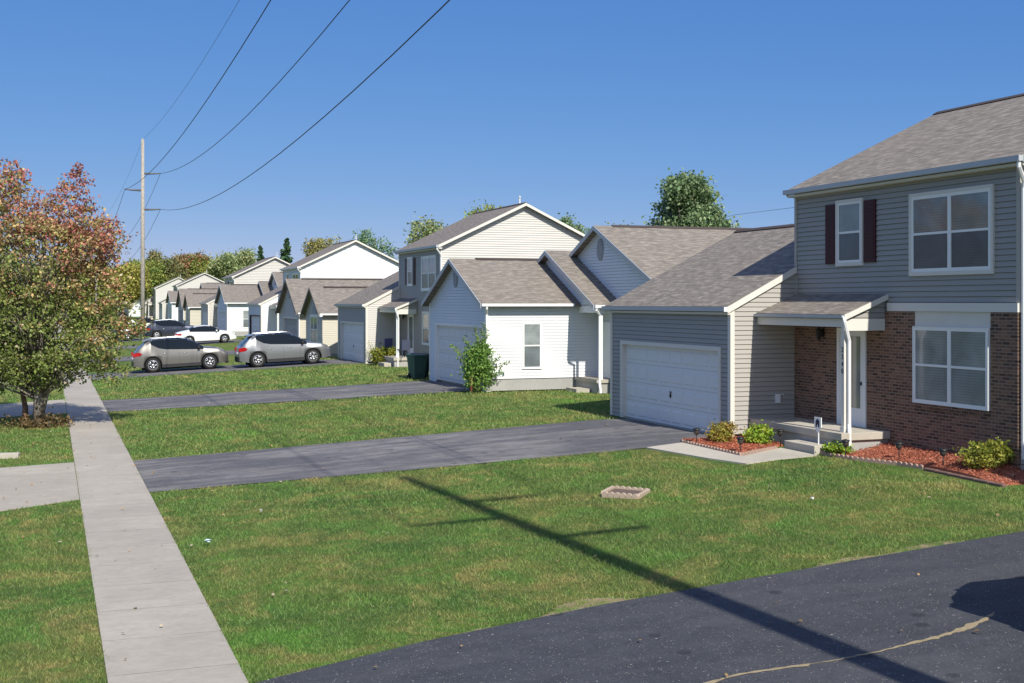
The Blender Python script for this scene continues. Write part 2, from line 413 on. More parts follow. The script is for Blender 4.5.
# sandy crack across the near driveway
cr = [(5.3,10.6),(5.95,10.81),(6.47,10.93),(7.13,10.87),(7.59,10.85),(8.11,10.89),(8.83,10.99),(9.39,11.12),(9.83,11.31),(10.15,11.5)]
mb = MB(); L, Rr = [], []
P = []
for (x0,y0),(x1,y1) in zip(cr, cr[1:]):
    for t in np.linspace(0, 1, 9)[:-1]: P.append((x0+(x1-x0)*t, y0+(y1-y0)*t))
for i, (x, y) in enumerate(P):
    w = .014 + .09*max(0, (i/len(P)-.42))*1.9 + (.03 if .12 < i/len(P) < .36 else 0); w *= random.uniform(.5, 1.5)*min(1, (len(P)-i)/8); y += random.uniform(-.012,.012)
    L.append((x, y+w*.6, gz(x)+.018)); Rr.append((x, y-w*.6, gz(x)+.018))
for i in range(len(L)-1): mb.face([Rr[i], Rr[i+1], L[i+1], L[i]])
tag(mb.build('driveway_crack', M['dirt']), kind='structure')
# bare dirt along the driveway edges
def dirt_edge(pts, w, seed, dz=.008, inner=.1):
    r = random.Random(seed); mb = MB(); Q = []
    for (x0,y0),(x1,y1) in zip(pts, pts[1:]):
        n = max(2, int(math.hypot(x1-x0, y1-y0)/.12)); dx, dy = (x1-x0), (y1-y0); l = math.hypot(dx, dy)
        for k in range(n):
            t = k/n; Q.append((x0+dx*t, y0+dy*t, -dy/l, dx/l))
    for a, b in zip(Q, Q[1:]):
        if not hasattr(dirt_edge, 'w'): dirt_edge.w = w
        w0 = dirt_edge.w; dirt_edge.w = min(1.7*w, max(.12*w, dirt_edge.w + r.uniform(-.4,.4)*w)); w1 = dirt_edge.w; dirt_edge.k = getattr(dirt_edge, 'k', 0)+1
        gate = max(0, math.sin(dirt_edge.k*.15+seed)+.6*math.sin(dirt_edge.k*.41)); w0 *= gate; w1 *= gate
        if gate <= 0: continue
        f = lambda q, s, d: (q[0]+q[2]*s, q[1]+q[3]*s, gz(q[0]+q[2]*s)+d)
        mb.face([f(a,-inner,dz), f(b,-inner,dz), f(b,w1,dz), f(a,w0,dz)])
    tag(mb.build('dirt_edge', M['edge_dirt']), kind='structure')
dirt_edge([(2.2,13.1),(4,13.62),(6.4,14.05),(10.2,14.42),(15.0,14.85)], .15, 3)
dirt_edge([(1.78,32.3),(8,32.35),(14.8,32.4)], .1, 4); dirt_edge([(13.3,26.3),(7.2,26.45),(1.78,26.85)], .1, 5)
dirt_edge([(1.76,66),(1.76,53),],-.08,6,.006,-.1) if False else None

# ------------------------------------------------------------------ grass (one mass of blades)
def grass():
    V = []; tone = []
    excl = [d for d, _ in DRIVES] + APR + [[(.575,-30),(1.905,-30),(1.905,500),(.575,500)], WALK, [(12.6,26.5),(13.3,22.7),(15.5,23.0),(16,26.8)],
        [(14,24.2),(17.5,22.5),(17.5,26.8),(14.1,26.8)], [(15.95,18.0),(17.6,18.0),(17.6,23.4),(15.85,23.3)], [(15.25,26.7),(26,26.7),(26,34),(15.25,34)], [(17.35,19),(27,19),(27,27),(17.35,27)],
        [(9.45,20.95),(10.0,20.35),(10.55,20.95),(10.0,21.6)], [(15.1,43.8),(26,43.8),(26,56),(15.1,56)], [(18.5,41.7),(28,41.7),(28,56),(18.5,56)]]
    bands = [(9.5,15,1700,.0048,.042),(15,22,1000,.0058,.046),(22,31,520,.0085,.052),(31,45,220,.014,.062),(45,74,64,.027,.075)]
    for d0, d1, dens, w, h in bands:
        lm = .43; area = (d1-d0)*(d1+d0)*lm; n = int(area*dens)
        d = np.sqrt(rng.uniform(d0*d0, d1*d1, n)); l = rng.uniform(-lm, lm, n)*d
        x = d*SN + l*CS; y = d*CS - l*SN
        ok = (x > -2.55) & (x < 26)
        for p in excl: ok &= ~inpoly(x, y, p)
        # bald patches
        nz = np.sin(x*1.7+np.sin(y*1.3)*1.5)*np.sin(y*2.1+np.cos(x*1.1)*2)+.5*np.sin(x*5.1+y*3.3)
        ok &= (rng.random(n) < np.clip(1.15-.35*nz, .35, 1))
        x = x[ok]; y = y[ok]; n = len(x)
        z = np.interp(x, [-2.6,1.9,14.5,60], [0,0,.6,.6])
        a = rng.uniform(0, 2*np.pi, n); la = rng.uniform(0, 2*np.pi, n); hh = h*rng.uniform(.45, 1.25, n)*(1+.25*nz[ok].clip(-1,1)); ww = w*rng.uniform(.6, 1.3, n)
        le = hh*rng.uniform(.3, 1.5, n)
        bx, by = np.cos(a)*ww, np.sin(a)*ww
        v = np.empty((n, 3, 3), np.float32)
        v[:,0] = np.stack([x-bx, y-by, z-.005], 1); v[:,1] = np.stack([x+bx, y+by, z-.005], 1)
        v[:,2] = np.stack([x+np.cos(la)*le, y+np.sin(la)*le, z+hh], 1)
        V.append(v); tone.append(np.repeat((rng.random(n)**3).astype(np.float32), 1))
    V = np.concatenate(V); T = np.concatenate(tone); n = len(V)
    me = bpy.data.meshes.new('grass'); me.vertices.add(n*3); me.vertices.foreach_set('co', V.reshape(-1))
    me.loops.add(n*3); me.loops.foreach_set('vertex_index', np.arange(n*3, dtype=np.int32))
    me.polygons.add(n); me.polygons.foreach_set('loop_start', np.arange(0, n*3, 3, dtype=np.int32)); me.polygons.foreach_set('loop_total', np.full(n, 3, np.int32))
    at = me.attributes.new('tone', 'FLOAT', 'FACE'); at.data.foreach_set('value', T)
    me.update(calc_edges=True); me.materials.append(M['blades'])
    o = bpy.data.objects.new('grass', me); COL.objects.link(o)
    tag(o, 'short green lawn grass with dry patches between the driveways', 'grass', kind='stuff')
grass()

# ------------------------------------------------------------------ leaf clouds
def leaf_mesh(name, pts, cols, size, parent=None, mat=None, updown=.5, aspect=.7, dirs=None):
    n = len(pts); pts = np.asarray(pts, float); cols = np.asarray(cols, float)
    nr = rng.normal(size=(n,3)); nr[:,2] += updown; nr /= np.linalg.norm(nr, axis=1)[:,None]
    t = rng.normal(size=(n,3)); t -= nr*(t*nr).sum(1)[:,None]; t /= np.linalg.norm(t, axis=1)[:,None]
    b = np.cross(nr, t); s = (size*rng.uniform(.6, 1.35, n))[:,None]
    fold = nr*s*.18
    V = np.stack([pts-t*s, pts-b*s*aspect+fold, pts+t*s, pts+b*s*aspect+fold], 1).astype(np.float32)
    me = bpy.data.meshes.new(name); me.vertices.add(n*4); me.vertices.foreach_set('co', V.reshape(-1))
    idx = np.arange(n*4, dtype=np.int32).reshape(n, 4)
    me.loops.add(n*4); me.loops.foreach_set('vertex_index', idx.reshape(-1))
    me.polygons.add(n); me.polygons.foreach_set('loop_start', np.arange(0, n*4, 4, dtype=np.int32)); me.polygons.foreach_set('loop_total', np.full(n, 4, np.int32))
    ca = me.color_attributes.new('leafcol', 'FLOAT_COLOR', 'CORNER')
    c4 = np.concatenate([np.repeat(cols, 4, 0), np.ones((n*4,1))], 1).astype(np.float32)
    ca.data.foreach_set('color', c4.reshape(-1))
    me.update(calc_edges=True); me.materials.append(mat or leaf_mat())
    o = bpy.data.objects.new(name, me); COL.objects.link(o)
    if parent: o.parent = parent
    return o
def lobes_points(lobes, nclu, per, spread, hollow=.35):
    """cluster centres inside ellipsoid lobes (cx,cy,cz,rx,ry,rz), then leaves round each centre"""
    w = np.array([l[3]*l[4]*l[5] for l in lobes])**.75; w /= w.sum(); C = []
    for k in rng.choice(len(lobes), nclu, p=w):
        cx,cy,cz,rx,ry,rz = lobes[k]; d = rng.normal(size=3); d /= np.linalg.norm(d)
        r = (hollow + (1-hollow)*rng.random()**.6)*rng.uniform(.9, 1.1)
        C.append((cx+d[0]*rx*r, cy+d[1]*ry*r, cz+d[2]*rz*r))
    C = np.array(C); cnt = rng.integers(max(1, per//3), per*5//3, nclu); sp = spread*rng.uniform(.5, 1.4, nclu)
    idx = np.repeat(np.arange(nclu), cnt)
    P = C[idx] + rng.normal(size=(len(idx),3))*sp[idx][:,None]*np.array([1,1,.75])
    return C, P, idx
def tree(name, loc, H, lobes, nclu, per, spread, leaf, colfn, label, cat='tree', group=None, trunk_r=.16, bark=None, trunk_top=.55, limbs=26, stems=None, limb_k=.45, hollow=.35):
    root = empty(name, loc, 0, label, cat, group)
    C, P, idx = lobes_points(lobes, nclu, per, spread, hollow)
    ct = rng.normal(size=nclu)
    cols = np.clip(colfn(P, ct[idx]), .004, 1)
    leaf_mesh('crown', P, cols, leaf, root)
    mb = MB()
    top = Vector((rng.normal()*.1, rng.normal()*.1, H*trunk_top)); axis = [Vector((0,0,-.1)), Vector((.02,.01,.15*H)), Vector((rng.normal()*.06, rng.normal()*.06, .33*H)), top, Vector((top.x+rng.normal()*.15, top.y+rng.normal()*.15, H*.85))]
    rr = [trunk_r*1.35, trunk_r, trunk_r*.8, trunk_r*.5, trunk_r*.12]
    mb.tube(axis, rr, 10)
    for k in rng.choice(nclu, min(limbs, nclu), replace=False):
        e = Vector(C[k]); h = max(.14*H, min(e.z*.62, H*.75)); t = h/(H*.85)
        j = min(3, int(t*4)); f = t*4-j; a = axis[j].lerp(axis[j+1], f); r0 = (rr[j]*(1-f)+rr[j+1]*f)*limb_k
        m = a.lerp(e, .5) + Vector((rng.normal()*.1, rng.normal()*.1, .12*(e-a).length)); mb.tube([a, m, e], [r0, r0*.55, r0*.12+.004], 5)
    if stems:
        for s in stems: mb.tube([Vector(q) for q in s[0]], s[1], 8)
    mb.build('trunk', bark or BARK, root)
    return root
def L2W(a, b): return (a*CS+b*SN, -a*SN+b*CS)       # across / deeper, turned to the street grid

def col_maple(P, ct):
    a = P[:,0]*CS - P[:,1]*SN; z = P[:,2]
    f = np.clip((z-4.5)/3.2 + .18*(a-.2) + .40*ct + .22*rng.normal(size=len(P)), 0, 1)[:,None]
    g = np.array([.20,.25,.065]); tn = np.array([.47,.34,.15]); rd = np.array([.42,.155,.12])
    c = np.where(f < .5, g+(tn-g)*f*2, tn+(rd-tn)*(f-.5)*2)
    k = rng.random((len(P),1)); c = np.where(k > .94, np.array([[.45,.38,.26]]), c)
    return c*rng.uniform(.6, 1.5, (len(P),1))
lb = []
for a, b, z, r, rb, rz in [(-1.25,0,6.75,1.55,1.5,1.55),(1.1,.2,7.65,.36,.35,.75),(1.0,.1,6.75,.9,.8,.85),(-.9,.2,7.9,.5,.4,.55),(-2.1,.1,6.9,1.2,1.1,1.2),(2.0,.1,6.0,.7,.8,.8),(-.2,0,5.3,2.2,2.1,1.7),(1.6,-.1,5.5,1.0,1.2,1.25),(-.5,0,3.0,2.5,2.3,1.75),(-1.6,.3,1.8,1.5,1.3,.8),(.2,.3,1.75,1.2,1.2,.6),
        (1.75,-.2,2.7,1.05,1.1,1.0),(2.5,-.1,3.5,.75,.7,.7),(2.9,0,3.1,.5,.4,.35),(-2.3,.1,4.6,1.6,1.6,1.9),(2.3,.2,1.75,.6,.6,.45),(.5,0,6.2,1.0,1.0,.9),(1.95,0,4.2,.9,.9,.8),(-1.8,-.2,2.4,1.5,1.4,1.1)]:
    x, y = L2W(a, b); lb.append((x, y, z, r, rb, rz))
x1, y1 = L2W(-.62, .5)
tree('maple_tree', (-.36,42.6,0), 8.6, lb, 2250, 27, .15, .050, col_maple, 'red and green autumn maple with pale trunk standing beside the sidewalk', trunk_r=.14, limb_k=.27, limbs=110, hollow=.5,
     stems=[([(.1,.05,.3),(.35,-.1,1.3),(.55,-.25,2.6)], [.07,.05,.02]), ([(.0,.05,.9),(.6,-.2,1.7),(1.3,-.5,2.3)], [.05,.035,.012])])
lb2 = [(0,0,2.6,1.3,1.3,1.3),(-.9,.3,3.3,1.3,1.2,1.1)]
tree('maple_sapling', (-.36+x1,42.6+y1,0), 3.6, lb2, 150, 22, .2, .07, col_maple, 'thin young maple growing close to the left of the pale trunk', trunk_r=.09, limbs=20, bark=bark_mat('young_bark', (.20,.12,.08)))
# leaf litter and weeds at the maple's foot
C, P, idx = lobes_points([(0,0,.1,1.3,.9,.18)], 60, 14, .12); P[:,2] = np.abs(P[:,2])
o = leaf_mesh('ground_cover', P, np.clip(np.array([[.16,.11,.05]])*rng.uniform(.4,1.5,(len(P),1)), 0, 1), .05); o.location = (-.35,42.4,0)
tag(o, 'brown weeds and dead stalks round the foot of the maple', 'weeds', kind='stuff')

def mk_col(base, alt, amt=.35, k=1.95):
    base, alt = np.array(base)*k, np.array(alt)*k
    def f(P, ct):
        k = np.clip(.35+.35*ct+.15*rng.normal(size=len(P)), 0, 1)[:,None]*amt*2
        return (base+(alt-base)*np.clip(k,0,1))*rng.uniform(.6, 1.35, (len(P),1))
    return f
def bg_tree(x, y, H, r, col, label, kind='background_tree', leaf=.19, n=340, per=22, shape='round', seed=0, limbs=20, group='trees beyond the house roofs'):
    rs = random.Random(seed); lobes = []
    if shape == 'round':
        lobes.append((0,0,H*.58,r*.85,r*.85,H*.30))
        for k in range(8):
            a = rs.uniform(0, 6.28); q = rs.uniform(.3,.62)*r; lobes.append((math.cos(a)*q, math.sin(a)*q, H*rs.uniform(.42,.82), r*rs.uniform(.28,.5), r*rs.uniform(.28,.5), H*rs.uniform(.08,.16)))
    elif shape == 'tall':
        lobes.append((0,0,H*.55,r*.62,r*.62,H*.34))
        for k in range(22):
            a = rs.uniform(0, 6.28); t = rs.uniform(.35,.95); q = rs.uniform(.3,1.0)*r*(1.2-t*.8); lobes.append((math.cos(a)*q, math.sin(a)*q, H*t, r*.2, r*.2, H*.05))
    return tree(kind, (x,y,.6), H, lobes, int(n*1.7), int(per*1.4), leaf*1.75, leaf*.66, col, label, 'tree', group, trunk_r=H*.02, limbs=limbs)
G_ = mk_col((.08,.125,.055), (.17,.205,.11)); GY = mk_col((.09,.13,.03), (.26,.24,.06)); YL = mk_col((.17,.165,.04), (.26,.225,.05)); PALE = mk_col((.13,.17,.07), (.26,.25,.13)); RD = mk_col((.10,.12,.04), (.28,.10,.07), .5); DK = mk_col((.03,.065,.03), (.06,.09,.04)); BR = mk_col((.20,.18,.07), (.12,.14,.05))
bg_tree(38.3,71,11.6,4.2, G_, 'tall dense green tree rising behind the ridge of the white house', leaf=.17, n=800, per=24, shape='tall', seed=1, limbs=60)
bg_tree(42.0,70.3,9.2,1.6, PALE, 'small pale green tree beside the tall dense green one', leaf=.15, n=140, seed=2)
bg_tree(43.6,67.2,9.0,.45, G_, 'slim sprig of green tree peeping over the roof ridge beside the grey house', leaf=.14, n=26, per=12, seed=15, limbs=4)
bg_tree(47.0,111,12.6,2.9, G_, 'round green treetop just right of the taupe gable peak', leaf=.19, n=420, seed=3)
bg_tree(51.5,108.5,12.0,1.9, GY, 'yellowish green treetop between the round green one and the white gable', leaf=.18, n=260, seed=4)
bg_tree(37.6,108.8,13.9,2.2, GY, 'green and yellow treetop showing over the ridge of the taupe house', leaf=.19, n=260, seed=5)
bg_tree(37.6,124.5,13.0,3.2, PALE, 'pale yellow green tree left of the taupe gable roof', leaf=.2, n=420, per=15, seed=6, limbs=60)
bg_tree(41.2,123,12.6,2.2, PALE, 'pale leafy tree half hidden by the taupe gable roof', leaf=.2, n=260, per=15, seed=16, limbs=60)
bg_tree(31.6,127,11.9,3.2, mk_col((.07,.13,.06),(.15,.2,.1)), 'thin leafed bluish green tree behind the white gable', leaf=.17, n=330, per=13, seed=7, limbs=90)
bg_tree(31.2,148.5,12.6,2.9, BR, 'bushy olive brown tree behind the ridge of the white gabled house', leaf=.2, n=460, seed=8, limbs=50)
def conifer(x, y, H, r, label):
    root = empty('spruce_tree', (x,y,.6), 0, label, 'tree', 'dark spruces beyond the roofs'); P = []
    for t in np.linspace(.12, 1, 24):
        R0 = r*(1-t)**.9+.05; nb = max(4, int(11*(1-t))+4)
        for b in range(nb):
            a = rng.uniform(0, 6.28)
            m = max(6, int(26*(1-t)))
            m = m*2; q = rng.uniform(.05, 1, m)*R0*rng.uniform(.8,1.2)
            P.append(np.stack([np.cos(a)*q+rng.normal(size=m)*.08, np.sin(a)*q+rng.normal(size=m)*.08, H*t - q*.18+rng.normal(size=m)*.1], 1))
    P = np.concatenate(P); leaf_mesh('crown', P, DK(P, rng.normal(size=len(P))), .24, root)
    mb = MB(); mb.tube([(0,0,-.1),(0,0,H*.5),(0,0,H*.99)], [.22,.14,.02], 8); mb.build('trunk', BARK, root)
conifer(26.7,150.5,10.8,3.2, 'taller dark spruce between the tan gable and the olive tree')
conifer(25.3,161.5,10.2,2.8, 'shorter dark spruce standing over the tan gable ridge')
for x, y, H, r, c, lab, sd in [(36.5,306,14.6,7,GY,'dull green tree behind the roofs right of the reddish crown',21),(40.5,300,17,6,PALE,'pale green far tree behind the shorter spruce',22),
        (31,309,16.8,6.5,RD,'reddish far tree standing highest over the distant roofs',23),(26,305,15.8,5.5,mk_col((.09,.11,.04),(.2,.14,.07)),'brown green far tree just behind the red topped one',24),
        (20.5,300,14.6,5.5,GY,'green gold far tree behind the power pole',25),(13.6,262,12.0,5.0,YL,'bright yellow far tree left of the power pole',26),(8.5,265,12.2,5,YL,'bright yellow tree seen through the maple edge',27),
        (3,268,13,5.5,GY,'green far tree hidden partly behind the maple',28),(-4,262,12.5,5.5,G_,'green far tree on the far side behind the maple',29),(-12,255,13,6,GY,'olive far tree beyond the street end',30)]:
    bg_tree(x, y, H, r, c, lab, leaf=.36, n=430, per=18, seed=sd, limbs=10, group='far trees at the street end')
# far wood that reads as one mass
P = []; 
for k in range(900):
    x = rng.uniform(-90, 330); y = 395 + rng.normal()*9 - .15*abs(x-30); h = rng.uniform(1, 11)
    P.append(np.array([x,y,h]) + rng.normal(size=(22,3))*np.array([2.2,2.0,1.4]))
P = np.concatenate(P); o = leaf_mesh('distant_woods', P, np.clip(GY(P, np.sin(P[:,0]*.12)*1.2), .01, 1), .9); tag(o, 'olive green belt of distant woods along the horizon', 'woods', kind='stuff')

# ------------------------------------------------------------------ house pieces
FX = ((0,-1,0), (-1,0,0))      # (right, outward) for a wall that faces the street
FY = ((1,0,0), (0,-1,0))       # for a wall that faces the camera side
def siding(mb, O, fr, z0, z1, ul, ur, holes=(), course=.115, lip=.017, mi=0):
    """clapboard wall; ul/ur give the left and right end at height z; holes = (u0,u1,v0,v1)"""
    O = Vector(O); Rv, N = Vector(fr[0]), Vector(fr[1]); U = Vector((0,0,1))
    ul = ul if callable(ul) else (lambda z, c=ul: c); ur = ur if callable(ur) else (lambda z, c=ur: c)
    k0 = math.floor(z0/course); zs = {z0, z1}; k = k0+1
    while k*course < z1: zs.add(k*course); k += 1
    for h in holes: zs |= {h[2], h[3]}
    zs = sorted(z for z in zs if z0-1e-6 <= z <= z1+1e-6)
    rv = course*.14
    k = math.floor(z0/course)
    while k*course+rv < z1:
        if k*course+rv > z0: zs.append(k*course+rv)
        k += 1
    zs = sorted(set(zs))
    def off(z, kk, mid): 
        return -.012 if mid-kk*course < rv else lip*(1-(z-kk*course-rv)/(course-rv))+.003
    for a, b in zip(zs, zs[1:]):
        if b-a < 1e-4: continue
        mid = (a+b)/2; kk = math.floor(mid/course)
        iv = [((ul(a), ul(b)), (ur(a), ur(b)))]
        for h in sorted(holes):
            if h[2] < mid < h[3]:
                nv = []
                for l, r in iv:
                    if h[0] >= r[0] or h[1] <= l[0]: nv.append((l, r)); continue
                    if h[0] > l[0]: nv.append((l, (h[0], h[0])))
                    if h[1] < r[0]: nv.append(((h[1], h[1]), r))
                iv = nv
        for l, r in iv:
            if r[0]-l[0] < .004 and r[1]-l[1] < .004: continue
            oa, ob = off(a, kk, mid), off(b, kk, mid)
            mb.face([O+Rv*l[0]+U*a+N*oa, O+Rv*r[0]+U*a+N*oa, O+Rv*r[1]+U*b+N*ob, O+Rv*l[1]+U*b+N*ob], mi)
            if abs(a-kk*course-rv) < 1e-6:
                mb.face([O+Rv*l[0]+U*a-N*.012, O+Rv*r[0]+U*a-N*.012, O+Rv*r[0]+U*a+N*oa, O+Rv*l[0]+U*a+N*oa], mi)
def window(par, O, fr, u0, u1, v0, v1, cols=2, trim='cream', tw=.07, up=None, low=None, sill=True, ft=.068):
    w = MB()
    for q in ((u0-tw,u1+tw,v1,v1+tw),(u0-tw,u1+tw,v0-tw*(1.2 if sill else 1),v0),(u0-tw,u0,v0,v1),(u1,u1+tw,v0,v1)): w.fbox(O, *fr, *q, 0, .058)
    W = w.build('window', M[trim], par)
    f = MB(); t = ft
    for q in ((u0,u1,v1-t,v1),(u0,u1,v0,v0+t),(u0,u0+t,v0+t,v1-t),(u1-t,u1,v0+t,v1-t)): f.fbox(O, *fr, *q, -.03, .048)
    cw = (u1-u0)/cols; vm = (v0+v1)/2
    for c in range(1, cols): f.fbox(O, *fr, u0+c*cw-.052, u0+c*cw+.052, v0+t, v1-t, -.03, .049)
    for c in range(cols): f.fbox(O, *fr, u0+c*cw+(t if c==0 else .052), u0+(c+1)*cw-(t if c==cols-1 else .052), vm-.025, vm+.025, -.03, .044)
    f.build('frame', M['white'], W)
    g = MB()
    g.fbox(O, *fr, u0+.02, u1-.02, vm, v1-.02, -.028, .034, 0); g.fbox(O, *fr, u0+.02, u1-.02, v0+.02, vm-.002, -.028, .030, 1)
    g.build('pane', [up or M['glass_up'], low or M['glass_low']], W)
    return W
def garage_door(par, x, y0, y1, z0, z1, cols=8, trim='cream', mat='gdoor', depth=.14):
    """opening in a street-facing wall at x; frame proud, sectional door set back"""
    T = MB(); w = .11
    T.box(x-.035, y0-w, z0, x+depth, y0, z1+w); T.box(x-.035, y1, z0, x+depth, y1+w, z1+w); T.box(x-.035, y0, z1, x+depth, y1, z1+w)
    D = MB(); xd = x+depth-.03; D.box(xd, y0, z0, xd+.04, y1, z1)
    rows = 4; ph = (z1-z0)/rows; cw = (y1-y0)/cols
    for r in range(rows):
        for c in range(cols):
            a, b = y0+c*cw+.07, y0+(c+1)*cw-.07; u, v = z0+r*ph+.10, z0+(r+1)*ph-.10
            # raised panel: bevelled block
            x2, x3 = xd-.003, xd-.016; i = .03
            D.face([(x2,a,u),(x2,b,u),(x3,b-i,u+i),(x3,a+i,u+i)][::-1]); D.face([(x2,a,v),(x2,b,v),(x3,b-i,v-i),(x3,a+i,v-i)])
            D.face([(x2,a,u),(x2,a,v),(x3,a+i,v-i),(x3,a+i,u+i)]); D.face([(x2,b,u),(x2,b,v),(x3,b-i,v-i),(x3,b-i,u+i)][::-1])
            D.face([(x3,a+i,u+i),(x3,b-i,u+i),(x3,b-i,v-i),(x3,a+i,v-i)][::-1])
        if r: D.box(xd-.004, y0, z0+r*ph-.006, xd, y1, z0+r*ph+.006, 1)
    d = D.build('garage_door', [M[mat], M['alum']], par); T.build('frame', M[trim], d)
    h = MB(); ym = (y0+y1)/2; h.box(xd-.035, ym-.02, z0+ph*1.55-.05, xd, ym+.02, z0+ph*1.55+.06); h.box(xd-.03, ym-.04, z0+ph*1.7, xd, ym+.04, z0+ph*1.7+.03)
    h.build('handle', M['black'], d); return d
def roof_x(mb, prof, y0, y1, t=.13, mi=0):
    """roof whose profile lies in x-z (list of (x,z) along the top) swept along y"""
    n = len(prof); low = [(x, z-t) for x, z in prof]
    mb.prism([(x,y0,z) for x, z in prof]+[(x,y0,z) for x, z in low[::-1]], (0,y1-y0,0), mi) if n == 2 else None
    if n == 3:
        for i in range(2):
            (xa,za),(xb,zb) = prof[i], prof[i+1]
            mb.prism([(xa,y0,za),(xb,y0,zb),(xb,y0,zb-t),(xa,y0,za-t)], (0,y1-y0,0), mi)
def roof_y(mb, prof, x0, x1, t=.13, mi=0):
    for (ya,za),(yb,zb) in zip(prof, prof[1:]):
        mb.prism([(x0,ya,za),(x0,yb,zb),(x0,yb,zb-t),(x0,ya,za-t)], (x1-x0,0,0), mi)
def rake_x(mb, prof, y, t=.15, w=.03):     # barge boards on a profile in x-z at y
    for (xa,za),(xb,zb) in zip(prof, prof[1:]): mb.prism([(xa,y,za-.012),(xb,y,zb-.012),(xb,y,zb-t),(xa,y,za-t)], (0,w,0))
def rake_y(mb, prof, x, t=.17, w=.03):
    for (ya,za),(yb,zb) in zip(prof, prof[1:]): mb.prism([(x,ya,za-.012),(x,yb,zb-.012),(x,yb,zb-t),(x,ya,za-t)], (w,0,0))
def downspout(par, pts, r=.04, mat='gutter_white'):
    m = MB(); m.tube(pts, r, 6, sm=False); return m.build('downspout', M[mat], par)
def text_mesh(name, s, size, depth, mat, parent, M4):
    c = bpy.data.curves.new(name, 'FONT'); c.body = s; c.size = size; c.extrude = depth; c.align_x = 'CENTER'; c.align_y = 'CENTER'
    o = bpy.data.objects.new('tmp', c); COL.objects.link(o); dg = bpy.context.evaluated_depsgraph_get()
    me = bpy.data.meshes.new_from_object(o.evaluated_get(dg)); bpy.data.objects.remove(o)
    me.transform(M4); me.materials.clear(); me.materials.append(mat); me.name = name
    q = bpy.data.objects.new(name, me); COL.objects.link(q); q.parent = parent; return q
M_STREET = Matrix(((0,0,-1,0),(-1,0,0,0),(0,1,0,0),(0,0,0,1)))       # text in a plane that faces the street (-x)

